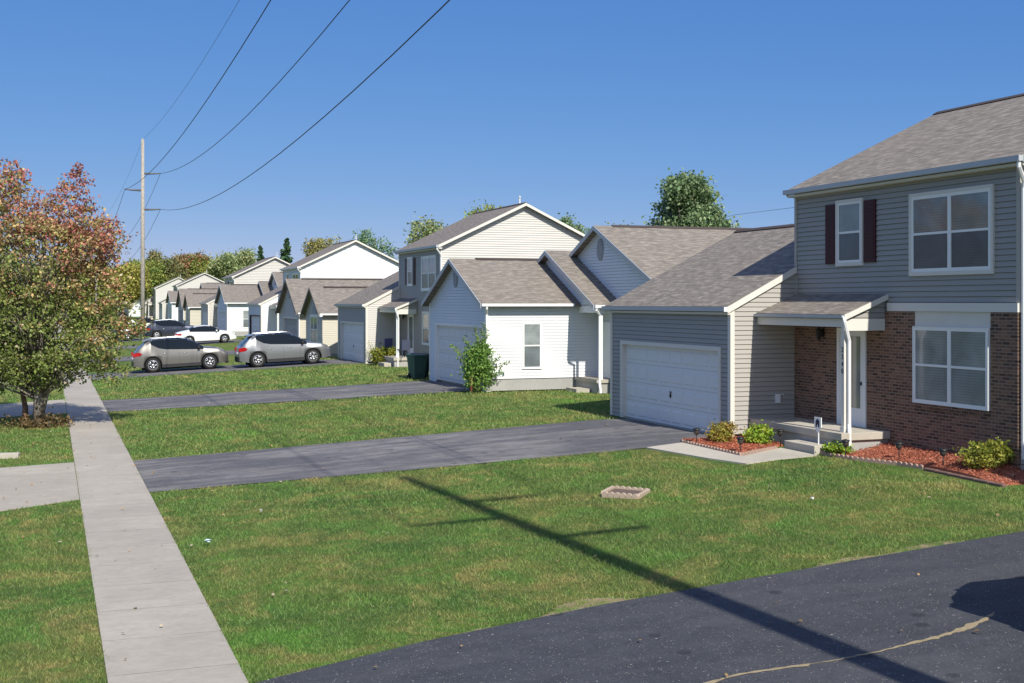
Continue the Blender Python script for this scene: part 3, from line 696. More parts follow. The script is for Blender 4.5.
# ------------------------------------------------------------------ two-storey house with garage wing
def house_two(name, loc, label, sd, side_sd=None, brick=False, roof='roof', shutters=True, gtrim='cream', gcols=8, gy=(8.22,13.78), far=False, detail=True, number=None, gutter='alum', garage_mat='gdoor', wing=True, trim='cream'):
    H = empty(name, loc, 0, label, 'house')
    S = siding_mat('siding_'+sd[0], sd[1]); S2 = siding_mat('siding_'+side_sd[0], side_sd[1]) if side_sd else S
    W, D = 7.65, 8.7; ze, sl, xr = 6.05, .475, 4.35; xe = -.2; ze = 6.13; zr = ze+(xr-xe)*sl
    co = .115 if not far else .17
    # foundation
    m = MB(); m.box(.02, .02, -.4, D, W, -.02)
    if wing: m.box(-1.8, W+.02, -.4, 6, 14.5, .05)
    m.build('foundation', M['foundation'], H)
    zb = 3.15 if brick else 0.0
    wt = ze+.2*sl-.13
    m = MB(); siding(m, (0,0,0), FX, 3.33 if brick else -.02, wt, -W, 0, course=co); m.build('front_wall', S, H)
    if brick:
        m = MB(); m.box(-.06, 0.0, -.4, .2, .74, 3.15); m.box(-.06, 3.05, -.4, .2, 4.71, 3.15); m.box(-.06, 5.84, -.4, .2, W-.001, 3.15)
        m.box(-.06, .74, -.4, .2, 3.05, 1.20); m.box(-.06, 4.71, -.4, .2, 5.84, .5); m.box(-.06, 4.71, 2.78, .2, 5.84, 3.15); m.box(.2, 0, -.4, 6, .06, .0)
        m.build('brick_wall', M['brick'], H)
        m = MB(); 
        for k in range(30): m.box(-.085, .74+k*.077, 1.10, -.055, .74+k*.077+.067, 1.205)
        m.build('brick_sill', M['brick'], H)
        m = MB(); m.box(-.085, -.02, 3.152, .0, 3.95, 3.33); m.build('trim_board', M[trim], H)
        m = MB(); m.box(-.045, .74, 2.83, .1, 3.05, 3.149); m.build('window_panel', simple('cream_panel', (.66,.62,.54), .6), H)
    # side gable facing the camera and its twin
    m = MB(); gtop = lambda u: min(wt+u*sl, wt+xr*sl, wt+(2*xr-u)*sl)
    for (O, fr) in (((0,0,0), FY),):
        siding(m, O, fr, .0 if not brick else .0, wt, 0.0, D, course=co)
        siding(m, O, fr, wt, zr-.14, lambda z: (z-wt)/sl, lambda z: 2*xr-(z-wt)/sl, course=co)
    m.build('gable_wall', S2, H)
    m = MB(); m.prism([(0,W-.01,0),(D,W-.01,0),(D,W-.01,wt),(xr,W-.01,zr-.14),(0,W-.01,wt)], (0,-.02,0)); m.box(D-.02,.05,0,D,W-.05,wt); 
    m.build('rear_wall', S2, H)
    # corner boards
    cbm = M[trim] if not brick else simple('taupe_trim', (.40,.37,.33), .5)
    for bx in ((-.035, -.035, -.02 if not brick else 3.33, .06, .07, wt), (-.035, W-.06, 3.33, .02, W+.035, wt)): m = MB(); m.box(*bx); m.build('corner_board', cbm, H)
    pr = [(xe,ze),(xr,zr),(D+.38,zr-(D+.38-xr)*sl)]
    m = MB(); roof_x(m, pr, -.28, W+.12); rf = m.build('roof', M[roof], H)
    m = MB(); m.prism([(xr-.16,-.27,zr-.05),(xr,-.27,zr+.035),(xr+.16,-.27,zr-.05)], (0,W+.37,0)) ; m.build('ridge_vent', M['ridge'], rf)
    m = MB(); rake_x(m, pr, -.315); rake_x(m, pr, W+.12); m.box(xe+.01, -.28, ze-.19, .0, W+.12, ze-.135); m.prism([(xe,-.28,ze-.14),(xr,-.28,zr-.14),(xr,-.28,zr-.15),(xe,-.28,ze-.15)], (0,.28,0)); m.build('fascia', M[trim], H)
    m = MB(); m.box(xe-.11, -.30, ze-.12, xe-.002, W+.13, ze-.01); m.build('gutter', M[gutter], H)
    gx = xe-.05
    downspout(H, [(gx,-.24,ze-.1),(gx,-.24,ze-.22),(-.02,-.12,ze-.48),(-.0,-.085,ze-.6),(-.0,-.085,.35)])
    # upper windows
    hx = dict(); 
    window(H, (0,0,0), FX, -5.85, -4.95, 4.27, 5.66, 1, 'white' if not brick else 'cream', ft=.05)
    window(H, (0,0,0), FX, -3.17, -.75, 3.99, 5.60, 2, 'cream' if brick else 'white')
    if shutters:
        for y in (4.42, 5.92):
            m = MB(); m.box(-.05, y, 4.25, 0, y+.42, 5.66)
            for k in range(16): m.box(-.058, y+.05, 4.32+k*.082, -.05, y+.37, 4.37+k*.082)
            m.build('shutter', M['shutter'], H)
    # lower window
    xo = -.06 if brick else 0
    window(H, (xo,0,0), FX, -3.03, -.76, 1.22, 2.82, 2, 'white', tw=.012 if brick else .05, sill=False, low=panes_mat('lower_blinds', (.17,.19,.20), .15) if brick else None, up=panes_mat('upper_blinds', (.22,.235,.235), .1) if brick else None)
    # door
    xd = -.04 if brick else 0
    m = MB(); m.box(xd-.05, 4.72, .5, xd+.05, 4.82, 2.75); m.box(xd-.05, 5.72, .5, xd+.05, 5.82, 2.75); m.box(xd-.05, 4.82, 2.66, xd+.05, 5.72, 2.75)
    m.box(xd-.02, 4.82, .5, xd+.05, 5.72, 2.66); d = m.build('front_door', M['white'], H)
    m = MB(); m.box(xd-.03, 4.95, .92, xd-.02, 5.60, 2.56); m.build('pane', M['glass_up'], d)
    m = MB(); m.box(xd-.05, 4.89, 1.45, xd-.02, 4.91, 1.53); m.build('handle', M['black'], d)
    # wall lamp
    lx = xo
    m = MB(); m.box(lx-.04, 6.35, 2.52, lx, 6.45, 2.72); m.tube([(lx-.03,6.4,2.68),(lx-.12,6.4,2.72)], .012, 6)
    m.lathe([(.02,2.74),(.075,2.68),(.065,2.66),(.05,2.48),(.02,2.42)], (lx-.13,6.4,0), n=8, sm=False); m.build('wall_lamp', M['black'], H)
    # porch: slab, post, beam, shed roof
    py0 = 4.05
    m = MB(); m.box(-1.33, 3.86, .34, -.061 if brick else -.015, W-.02, .5); sl_ = m.build('porch_slab', M['slab'], H, bevel=.01)
    m = MB(); m.box(-1.27, 3.93, -.3, -.061 if brick else -.015, W-.02, .339); m.build('porch_base', M['foundation'], H)
    m = MB(); m.box(-1.72, 4.3, -.05, -1.335, 5.5, .2); m.build('step', M['slab'], H, bevel=.01)
    m = MB(); m.box(-1.13, py0, .501, -1.02, py0+.11, 2.8); m.box(-1.15, py0-.02, .50, -1.0, py0+.13, .62); m.build('porch_post', M['white'] if not brick else simple('post_cream', (.66,.63,.57), .5), H)
    m = MB(); m.box(-1.13, py0, 2.8, -1.02, W-.02, 2.98); m.box(-1.02, py0, 2.72, -.061, py0+.1, 2.98); m.box(-1.02,py0+.1,2.94,-.061,W-.02,2.97); m.build('porch_beam', M[trim], H)
    ps = .395; pe = (-1.16, 3.08); pw = (-.0, 3.08+1.16*ps)
    m = MB(); siding(m, (0,py0+.02,0), FY, 2.98, pw[1]-.10, lambda z: max(-1.1, -1.16+(z-2.97)/ps), -.0, course=co); m.build('porch_gable', S, H)
    m = MB(); m.prism([(pe[0],py0-.04,pe[1]),(pw[0]-.02,py0-.04,pw[1]),(pw[0]-.02,py0-.04,pw[1]-.1),(pe[0],py0-.04,pe[1]-.1)], (0,W-.012-py0+.04,0)); m.build('porch_roof', M[roof], H)
    m = MB(); rake_x(m, [pe,(pw[0]-.02,pw[1])], py0-.072, .13); m.build('porch_fascia', M[trim], H)
    m = MB(); m.box(pe[0]-.07, py0-.06, pe[1]-.085, pe[0]-.002, W-.016, pe[1]-.02); m.build('porch_gutter', M[gutter], H)
    ds = downspout(H, [(pe[0]-.05,py0-.1,pe[1]-.06),(pe[0]-.04,py0-.12,pe[1]-.16),(-1.10,py0-.08,2.66),(-1.04,py0-.06,2.5),(-1.04,py0-.06,.68),(-1.1,py0-.16,.45),(-1.1,py0-.17,.02)], .042)
    if number:
        for k, ch in enumerate(number):
            text_mesh('house_number', ch, .155, .004, M['black'], H, Matrix.Translation((-1.136,py0+.055,2.30-k*.155)) @ M_STREET)
    # garage wing
    if wing:
        we, wsl, wr = 3.24, .515, 2.5; wx = -1.98; wz = we+(wr-wx)*wsl; wf = -1.85; y1 = 14.55
        gh = (gy[0], gy[1], .0, 2.13)
        m = MB(); siding(m, (wf,0,0), FX, .02, we+.13*wsl-.145, -y1, -W, holes=[(-gy[1],-gy[0],-.1,2.13)], course=co); m.build('garage_front_wall', S, H)
        m = MB(); wtop = lambda x: we+(x-wx)*wsl-.14
        siding(m, (0,W,0), FY, .12, we+.13*wsl-.145, wf, -.0, course=co)
        siding(m, (0,W,0), FY, we+.13*wsl-.145, wtop(0)-.001, lambda z: wf+(z-(we+.13*wsl-.145))/wsl, -.0, course=co)
        m.build('garage_side_wall', S2, H)
        m = MB(); m.prism([(wf,y1,0),(6.6,y1,0),(6.6,y1,3),(wr,y1,wz-.2),(wf,y1,we-.1)], (0,-.03,0)); m.build('garage_end_wall', S2, H)
        m = MB(); m.box(wf-.035, W-.035, .02, wf+.08, W+.0, we-.06); m.box(wf-.035, W, .02, wf-.0, W+.10, we-.08); m.build('corner_board', M[trim], H); m = MB(); m.box(wf-.035, y1-.1, .02, wf, y1+.03, we-.08); m.build('corner_board', M[trim], H)
        garage_door(H, wf, gy[0], gy[1], .01, 2.13, gcols, gtrim, garage_mat)
        p1 = [(wx,we),(wr,wz),(6.95,we+.1)]
        m = MB(); 
        (xa,za),(xb,zb) = p1[0], (-.0, we+(-.0-wx)*wsl); t = .13
        m.prism([(xa,W-.04,za),(xb,W-.04,zb),(xb,W-.04,zb-t),(xa,W-.04,za-t)], (0,.045,0))
        roof_x(m, p1, W+.005, y1+.2); rf = m.build('garage_roof', M[roof], H)
        m = MB(); m.prism([(wr-.16,W+.01,wz-.05),(wr,W+.01,wz+.035),(wr+.16,W+.01,wz-.05)], (0,y1+.18-W,0)); m.build('ridge_vent', M['ridge'], rf)
        m = MB(); rake_x(m, [(wx,we),(-.03,we+(-.03-wx)*wsl)], W-.072, .17); rake_x(m, p1, y1+.2); m.box(wx+.01,W-.04,we-.2,wf-.036,y1+.2,we-.14); m.build('garage_fascia', M[trim], H)
        m = MB(); m.box(wx-.10, W-.05, we-.12, wx-.002, y1+.22, we-.015); m.build('garage_gutter', M[gutter], H)
        m = MB(); m.box(wx-.10, W-.068, we-.125, wx-.0, W-.051, we-.012); m.build('gutter_cap', M['gutter_white'], H)
    # plumbing vent
    m = MB(); m.tube([(xr+.6,2.2,zr-.5),(xr+.6,2.2,zr+.45)], .05, 8); m.lathe([(.075,zr+.45),(.075,zr+.52),(0,zr+.56)], (xr+.6,2.2,0), n=8) ; m.build('vent_pipe', M['alum'], H)
    # outlet box on the garage side wall
    m = MB(); m.box(-.62, W-.07, .86, -.5, W-.013, 1.08); m.tube([(-.52,W-.05,1.05),(-.42,W-.06,1.08),(-.38,W-.05,.98)], .012, 6); m.build('outlet_box', M['white'], H)
    return H

GREY = ('grey', (.335,.32,.295)); TAUPE = ('taupe', (.47,.435,.375)); WHITE = ('white', (.78,.79,.80)); TAN = ('tan', (.50,.47,.40)); CREAM = ('cream', (.58,.54,.44)); PALEB = ('palelit', (.58,.555,.515))  # PALEB: gable siding lightened in colour for the sun it catches
H1 = house_two('two_storey_house', (17.4,19.05,.6), 'grey sided two storey house with brick ground floor and maroon shutters', GREY, ('greylit', (.40,.375,.34)), brick=True, number='2340')  # side walls: the grey siding again, lightened in colour for direct sun
H3 = house_two('two_storey_house', (17.85,58.35,.6), 'taupe two storey house with dark shutters and trash bins by its yard', ('taupeshade', (.36,.335,.30)), PALEB, roof='roof_far', gutter='alum')  # front siding darkened in colour as the shaded side
H5 = house_two('two_storey_house', (18.4,97.6,.6), 'bright white two storey house with broad plain gable and brown garage trim', ('blueshade', (.62,.66,.70)), WHITE, roof='roof_far', shutters=False, far=True, gtrim='shutter', gutter='gutter_white')  # front: white siding with its blue shade put into the colour
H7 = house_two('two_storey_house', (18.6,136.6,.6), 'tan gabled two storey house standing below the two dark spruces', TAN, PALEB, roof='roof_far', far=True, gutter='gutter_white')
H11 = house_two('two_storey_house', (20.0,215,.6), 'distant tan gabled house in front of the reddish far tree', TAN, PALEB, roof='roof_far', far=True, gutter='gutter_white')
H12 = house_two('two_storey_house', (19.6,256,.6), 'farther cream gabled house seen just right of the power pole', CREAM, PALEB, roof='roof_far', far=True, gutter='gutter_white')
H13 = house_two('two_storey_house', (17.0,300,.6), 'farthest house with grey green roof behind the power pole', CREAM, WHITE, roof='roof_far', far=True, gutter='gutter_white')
H0 = house_two('two_storey_house', (17.4,4.8,.6), 'tan neighbour house across the near dark driveway', TAN, TAN, wing=False)

# ------------------------------------------------------------------ stepped-gable house
def gable_end(m, x, ya, yb, yp, ze, sl, z0, course):
    """street-facing wall with gable: wall from ya to yb, roof edge height ze at the roof's own eaves"""
    zt = lambda y: ze + (min(y-ya, yb-y)+.3)*sl - .14
    zc = ze+.3*sl-.14
    siding(m, (x,0,0), FX, z0, zc, -yb, -ya, course=course)
    zp = zt((ya+yb)/2); siding(m, (x,0,0), FX, zc, zp-.01, lambda z: -yb+(z-zc)/sl, lambda z: -ya-(z-zc)/sl, course=course)
def oval_vent(par, x, y, z, ry=.26, rz=.42):
    m = MB(); n = 24
    ring = [(x-.04, y+ry*math.cos(2*math.pi*k/n), z+rz*math.sin(2*math.pi*k/n)) for k in range(n)]; m.prism(ring, (.04,0,0))
    for k in range(9):
        zz = z-rz*.8+k*rz*.2; w = ry*math.sqrt(max(0, 1-((zz-z)/rz)**2))*.85; m.box(x-.05, y-w, zz, x-.038, y+w, zz+.03)
    return m.build('gable_vent', M['louver'], par)
def house_step(name, loc, label, sd, front=None, far=False, roof='roof'):
    H = empty(name, loc, 0, label, 'house'); S = siding_mat('siding_'+sd[0], sd[1]); F = siding_mat('siding_'+front[0], front[1]) if front else S
    co = .115 if not far else .17; sl = .452
    m = MB(); m.box(.2,.02,-.4,4.5,7.28,.04); m.box(.02,.02,-.4,4.5,.2,.484); m.box(.02,.2,-.4,.19,.24,.1); m.box(4.57,-6.88,-.4,15,6.3,.1); m.build('foundation', M['foundation'], H)
    # garage gable
    m = MB(); gy = (.35, 6.35)
    zc = 3.3+.3*sl-.14; siding(m, (0,0,0), FX, .02, zc, -7.3, 0, holes=[(-gy[1],-gy[0],-.1,2.38)], course=co)
    siding(m, (0,0,0), FX, zc, 3.3+3.95*sl-.15, lambda z: -7.3+(z-zc)/sl, lambda z: -(z-zc)/sl, course=co); m.build('front_wall', F, H)
    garage_door(H, 0, gy[0], gy[1], .1, 2.38, 8, 'white', 'gdoor')
    m = MB(); siding(m, (0,0,0), FY, .485, 3.35, 0, 4.55, course=co); m.build('side_wall', S, H)
    pf = lambda y0, y1, z, s=sl: [(y0,z),((y0+y1)/2, z+(y1-y0)/2*s),(y1,z)]
    m = MB(); p1 = pf(-.3,7.6,3.3); roof_y(m, p1, -.3, 3.72); rf = m.build('garage_roof', M[roof], H)
    m = MB(); z = p1[1][1]; m.prism([(.8,3.65-.15,z-.04),(.8,3.65,z+.04),(.8,3.65+.15,z-.04)], (2.7,0,0)); m.build('ridge_vent', M['ridge'], rf)
    m = MB(); rake_y(m, p1, -.33, .18); m.build('garage_fascia', M['alum'] if not front else M['alum'], H)
    m = MB(); m.box(-.3,-.41,3.19,3.4,-.302,3.29); m.build('gutter', M['gutter_white'], H)
    oval_vent(H, -.013, 3.65, 4.35)
    # middle gable with porch
    m = MB(); y0, y1 = -2.2, 7.4; p2 = pf(y0,y1,3.25); yc = 2.6
    zc = 3.25+.3*sl-.14; siding(m, (3.7,0,0), FX, zc-.0, p2[1][1]-.15, lambda z: -(y1-.3)+(z-zc)/sl, lambda z: -(y0+.3)-(z-zc)/sl, course=co)
    m.build('middle_gable_wall', F, H)
    m = MB(); roof_y(m, p2, 3.4, 4.7); m.build('middle_roof', M[roof], H)
    m = MB(); rake_y(m, p2, 3.37, .18); m.build('middle_fascia', M['alum'], H)
    m = MB(); m.box(3.4,y0-.11,3.14,4.55,y0-.002,3.24); m.box(3.4,y0-.13,3.12,3.5,y0-.11,3.25); m.build('middle_gutter', M['gutter_white'], H)
    m = MB(); m.box(3.72,-2.0,2.95,3.83,-.02,3.22); m.box(3.83,-2.0,2.95,4.54,-1.9,3.22); m.box(3.83,-1.9,3.19,4.54,-.02,3.22); m.build('porch_beam', M['white'], H)
    m = MB(); m.box(3.73,-1.99,.5,3.84,-1.88,2.95); m.build('porch_post', M['white'], H)
    m = MB(); m.box(3.55,-2.1,.38,4.54,-.015,.5); m.build('porch_slab', M['slab'], H); m = MB(); m.box(3.6,-2.04,-.3,4.54,-.015,.379); m.build('porch_base', M['foundation'], H)
    m = MB(); m.box(3.0,-1.5,-.05,3.54,-.5,.14); m.build('step', M['slab'], H)
    downspout(H, [(3.46,y0-.05,3.2),(3.46,y0-.06,3.05),(3.66,y0+.08,2.85),(3.66,y0+.1,.45),(3.6,y0-.1,.2),(3.6,y0-.15,.02)], .05)
    downspout(H, [(-.1,-.36,3.2),(-.1,-.36,3.1),(-.02,-.1,2.9),(-.02,-.08,.1)], .04)
    # back gable
    y0, y1 = -7.2, 6.7; sl3 = .435; p3 = pf(y0,y1,3.25,sl3); zc = 3.25+.3*sl3-.14
    m = MB(); siding(m, (4.55,0,0), FX, .1, zc, -(y1-.3), -(y0+.3), course=co)
    siding(m, (4.55,0,0), FX, zc, p3[1][1]-.15, lambda z: -(y1-.3)+(z-zc)/sl3, lambda z: -(y0+.3)-(z-zc)/sl3, course=co); m.build('back_gable_wall', F, H)
    m = MB(); siding(m, (0,-6.9,0), FY, .1, 3.2, 4.55, 16, course=co); m.build('back_side_wall', S, H)
    m = MB(); roof_y(m, p3, 4.25, 16.3); rf = m.build('back_roof', M[roof], H)
    m = MB(); z = p3[1][1]; m.prism([(5.0,-.25-.16,z-.05),(5.0,-.25,z+.04),(5.0,-.25+.16,z-.05)], (11,0,0)); m.build('ridge_vent', M['ridge'], rf)
    m = MB(); rake_y(m, p3, 4.22, .18); m.build('back_fascia', M['alum'], H)
    oval_vent(H, 4.54, -.25, 5.35, .28, .42)
    m = MB(); m.box(4.5,-1.3,.5,4.54,-.3,2.6); m.build('front_door', M['white'], H)
    m = MB(); m.box(15.9,-6.9,0,16,6.4,3.2); m.prism([(16,-6.9,3.2),(16,6.4,3.2),(16,-.25,p3[1][1]-.2)], (-.03,0,0)); m.box(4.6,6.35,0,15.9,6.4,3.2); m.build('rear_wall', S, H)
    window(H, (0,0,0), FY, 1.47, 2.16, .88, 2.54, 1, 'white', .05, sill=False, ft=.03, up=panes_mat('side_glass_up', (.20,.22,.22), .08), low=panes_mat('side_glass_low', (.13,.15,.155), .1))
    # corner boards
    m = MB(); m.box(-.035,-.035,.3,.08,0,3.3); m.box(-.035,0,.02,0,.09,3.3); m.build('corner_board', M['white'], H); m = MB(); m.box(-.035,7.22,.02,0,7.33,3.3); m.build('corner_board', M['white'], H)
    return H
H2 = house_step('gabled_house', (15.2,43.9,.6), 'bright white house with three stepped gables next to the grey two storey house', WHITE, ('whiteshade', (.70,.74,.78)), roof='roof')  # front walls, here and on H6: white siding tinted with blue shade
H6 = house_step('gabled_house', (16.0,122.3,.6), 'white stepped gable house behind the white sedan', WHITE, ('whiteshade', (.70,.74,.78)), far=True, roof='roof_far')
H10 = house_step('gabled_house', (17.4,196.3,.6), 'small distant white gabled house above the dark crossover', WHITE, far=True, roof='roof_far')

# ------------------------------------------------------------------ twin-gable house
def house_twin(name, loc, label, sd, front, far=False, roof='roof_far'):
    H = empty(name, loc, 0, label, 'house'); S = siding_mat('siding_'+sd[0], sd[1]); F = siding_mat('siding_'+front[0], front[1]); co = .115 if not far else .17
    sl = .57
    m = MB(); m.box(.02,7.5,-.4,9,15.1,.0); m.box(.02,.02,-.4,8,5.3,.25); m.build('foundation', M['foundation'], H)
    gy = (8.3,13.6); m = MB(); zc = 2.85
    siding(m, (0,0,0), FX, .0, zc, -15.1, -7.5, holes=[(-gy[1],-gy[0],-.1,2.3)], course=co)
    siding(m, (0,0,0), FX, zc, 2.75+4.05*sl-.15, lambda z: -15.1+(z-zc)/sl, lambda z: -7.5-(z-zc)/sl, course=co)
    siding(m, (0,0,0), FX, .25, zc, -5.3, 0, course=co); siding(m, (0,0,0), FX, zc, 2.75+2.85*sl-.15, lambda z: -5.3+(z-zc)/sl, lambda z: -(z-zc)/sl, course=co)
    m.build('front_wall', F, H)
    garage_door(H, 0, gy[0], gy[1], 0, 2.3, 8, 'cream', 'gdoor_grey')
    m = MB(); siding(m, (0,0,0), FY, .25, 2.88, 0, 8, course=co); m.build('side_wall', S, H); m = MB(); siding(m, (0,7.5,0), FY, 0, 2.88, 0, 3.0, course=co); siding(m, (3.0,0,0), FX, 0, 3.2, -7.5, -5.3, course=co); m.build('entry_wall', S, H)
    p1 = [(7.15,2.75),(11.25,2.75+4.1*sl),(15.35,2.75)]; p2 = [(-.25,2.75),(2.65,2.75+2.9*sl),(5.55,2.75)]
    m = MB(); roof_y(m, p1, -.3, 10.2); roof_y(m, p2, -.3, 9.5); 
    m.prism([(2.9,5.3,2.9),(9.5,5.3,6.0),(9.5,5.3,5.9),(2.9,5.3,2.8)], (0,2.4,0)); rf = m.build('roof', M[roof], H)
    m = MB(); z = p2[1][1]; m.prism([(.6,2.5,z-.03),(.6,2.65,z+.05),(.6,2.8,z-.03)], (3.4,0,0)); z = p1[1][1]; m.prism([(.8,11.1,z-.03),(.8,11.25,z+.05),(.8,11.4,z-.03)], (8,0,0)); m.build('ridge_vent', M['ridge'], rf)
    m = MB(); rake_y(m, p1, -.33, .2); rake_y(m, p2, -.33, .2); m.build('fascia', simple('brown_fascia', (.20,.17,.15), .6), H)
    m = MB(); m.box(-.2,-.36,2.64,6,-.252,2.74); m.box(-.2,7.04,2.64,3,7.148,2.74); m.box(-.28,-.5,2.55,-.1,-.24,2.72); m.box(-.28,5.55,2.55,-.1,5.75,2.72); m.build('gutter', M['gutter_white'], H)
    downspout(H, [(-.12,7.1,2.65),(-.1,7.2,2.5),(-.05,7.42,2.3),(-.05,7.42,.05)], .045)
    m = MB(); m.box(8.2,0,0,8.3,15,2.9); m.build('rear_wall', S, H)
    window(H, (0,0,0), FX, -3.6, -1.5, .85, 2.55, 2, 'white', .1)
    m = MB(); n = 16; m.prism([(-.03, 2.55+.72*math.cos(math.pi*k/n), 2.72+.55*math.sin(math.pi*k/n)) for k in range(n+1)], (.03,0,0)); m.build('arched_vent', M['louver'], H)
    oval_vent(H, -.013, 11.3, 4.1, .25, .4)
    return H
H4 = house_twin('twin_gable_house', (15.75,76.3,.5), 'cream house with two steep gables and tall twin window behind the taupe house', CREAM, ('creamshade', (.50,.47,.41)))  # front walls: cream siding darkened in colour for the shade on them
H8 = house_twin('twin_gable_house', (16.0,156.5,.6), 'distant cream house with two steep gables beyond the white sedan', CREAM, ('creamshade', (.50,.47,.41)), far=True)

# ------------------------------------------------------------------ power poles and wires
def pole(loc, H, label, arms=True):
    P = empty('power_pole', loc, 0, label, 'utility pole', 'power poles along the front yards')
    m = MB(); m.tube([(0,0,-.5),(0,0,H*.5),(0,0,H)], [.22,.19,.145], 14); m.build('pole', M['wood_pole'], P)
    m = MB(); m.tube([(0,0,H),(0,0,H+.12)], [.1,.02], 8); m.build('pole_cap', M['alum'], P)
    for dz, sx in ((3.2,1),(4.8,-1),(6.6,1)):
        m = MB(); z = H-dz; m.tube([(0,0,z-.02),(sx*.9,0,z),(sx*1.62,0,z+.05)], [.10,.085,.055], 8)
        a = m.build('insulator_arm', simple('arm_grey', (.10,.105,.115), .5), P)
        m = MB()
        for k in range(5): m.lathe([(.03,-.02),(.10,0),(.03,.02)], (sx*(1.15+k*.09),0,z+.02+k*.006), ax='x', n=8)
        m.build('insulator', simple('insulator_grey', (.25,.27,.30), .4), a)
    return P
PX = [(8.28,2.35,.35,20.75), (8.2,122.8,.3,19.0), (7.9,241,.3,18.6), (7.8,362,.3,18.6)]
labs = ['tall power pole beside the near dark driveway casting its long shadow', 'tall pale power pole standing behind the parked taupe crossover', 'second power pole farther along the yards seen through the maple', 'third and farthest power pole at the end of the street']
for (x,y,z,h), lb_ in zip(PX, labs): pole((x,y,z), h, lb_)
def wire(dx, dz, sag, r, label):
    m = MB(); pts = []
    Q = [(x+dx, y, z+h-dz) for x, y, z, h in PX]
    for i in range(len(Q)-1):
        a, b = Vector(Q[i]), Vector(Q[i+1]); s = sag[i]
        for k in range(24):
            t = k/24; p = a.lerp(b, t); p.z -= 4*s*t*(1-t); pts.append(p)
    pts.append(Vector(Q[-1])); m.tube(pts, r, 6)
    tag(m.build('power_line', M['wire']), label, 'wire', 'wires strung between the power poles')
wire(0, .0, (2.3,2.0,2), .010, 'thin ground wire running from pole top to pole top')
wire(1.62, 3.15, (3.1,3.3,3), .020, 'conductor on the upper arm reaching toward the houses')
wire(-1.62, 4.75, (2.5,3.0,3), .020, 'conductor on the single arm reaching toward the street')
wire(1.62, 6.55, (3.0,3.3,3), .020, 'lowest conductor on the lower arm reaching toward the houses')
m = MB(); m.tube([(38.2,70.4,9.0),(34.2,61,8.35),(30.8,52.6,8.13),(27.9,43,7.73),(26.5,33,7.2),(26.0,26.5,6.9)], .008, 5)
tag(m.build('service_wire', M['wire']), 'faint service wire running from the tall green tree to the grey house', 'wire')

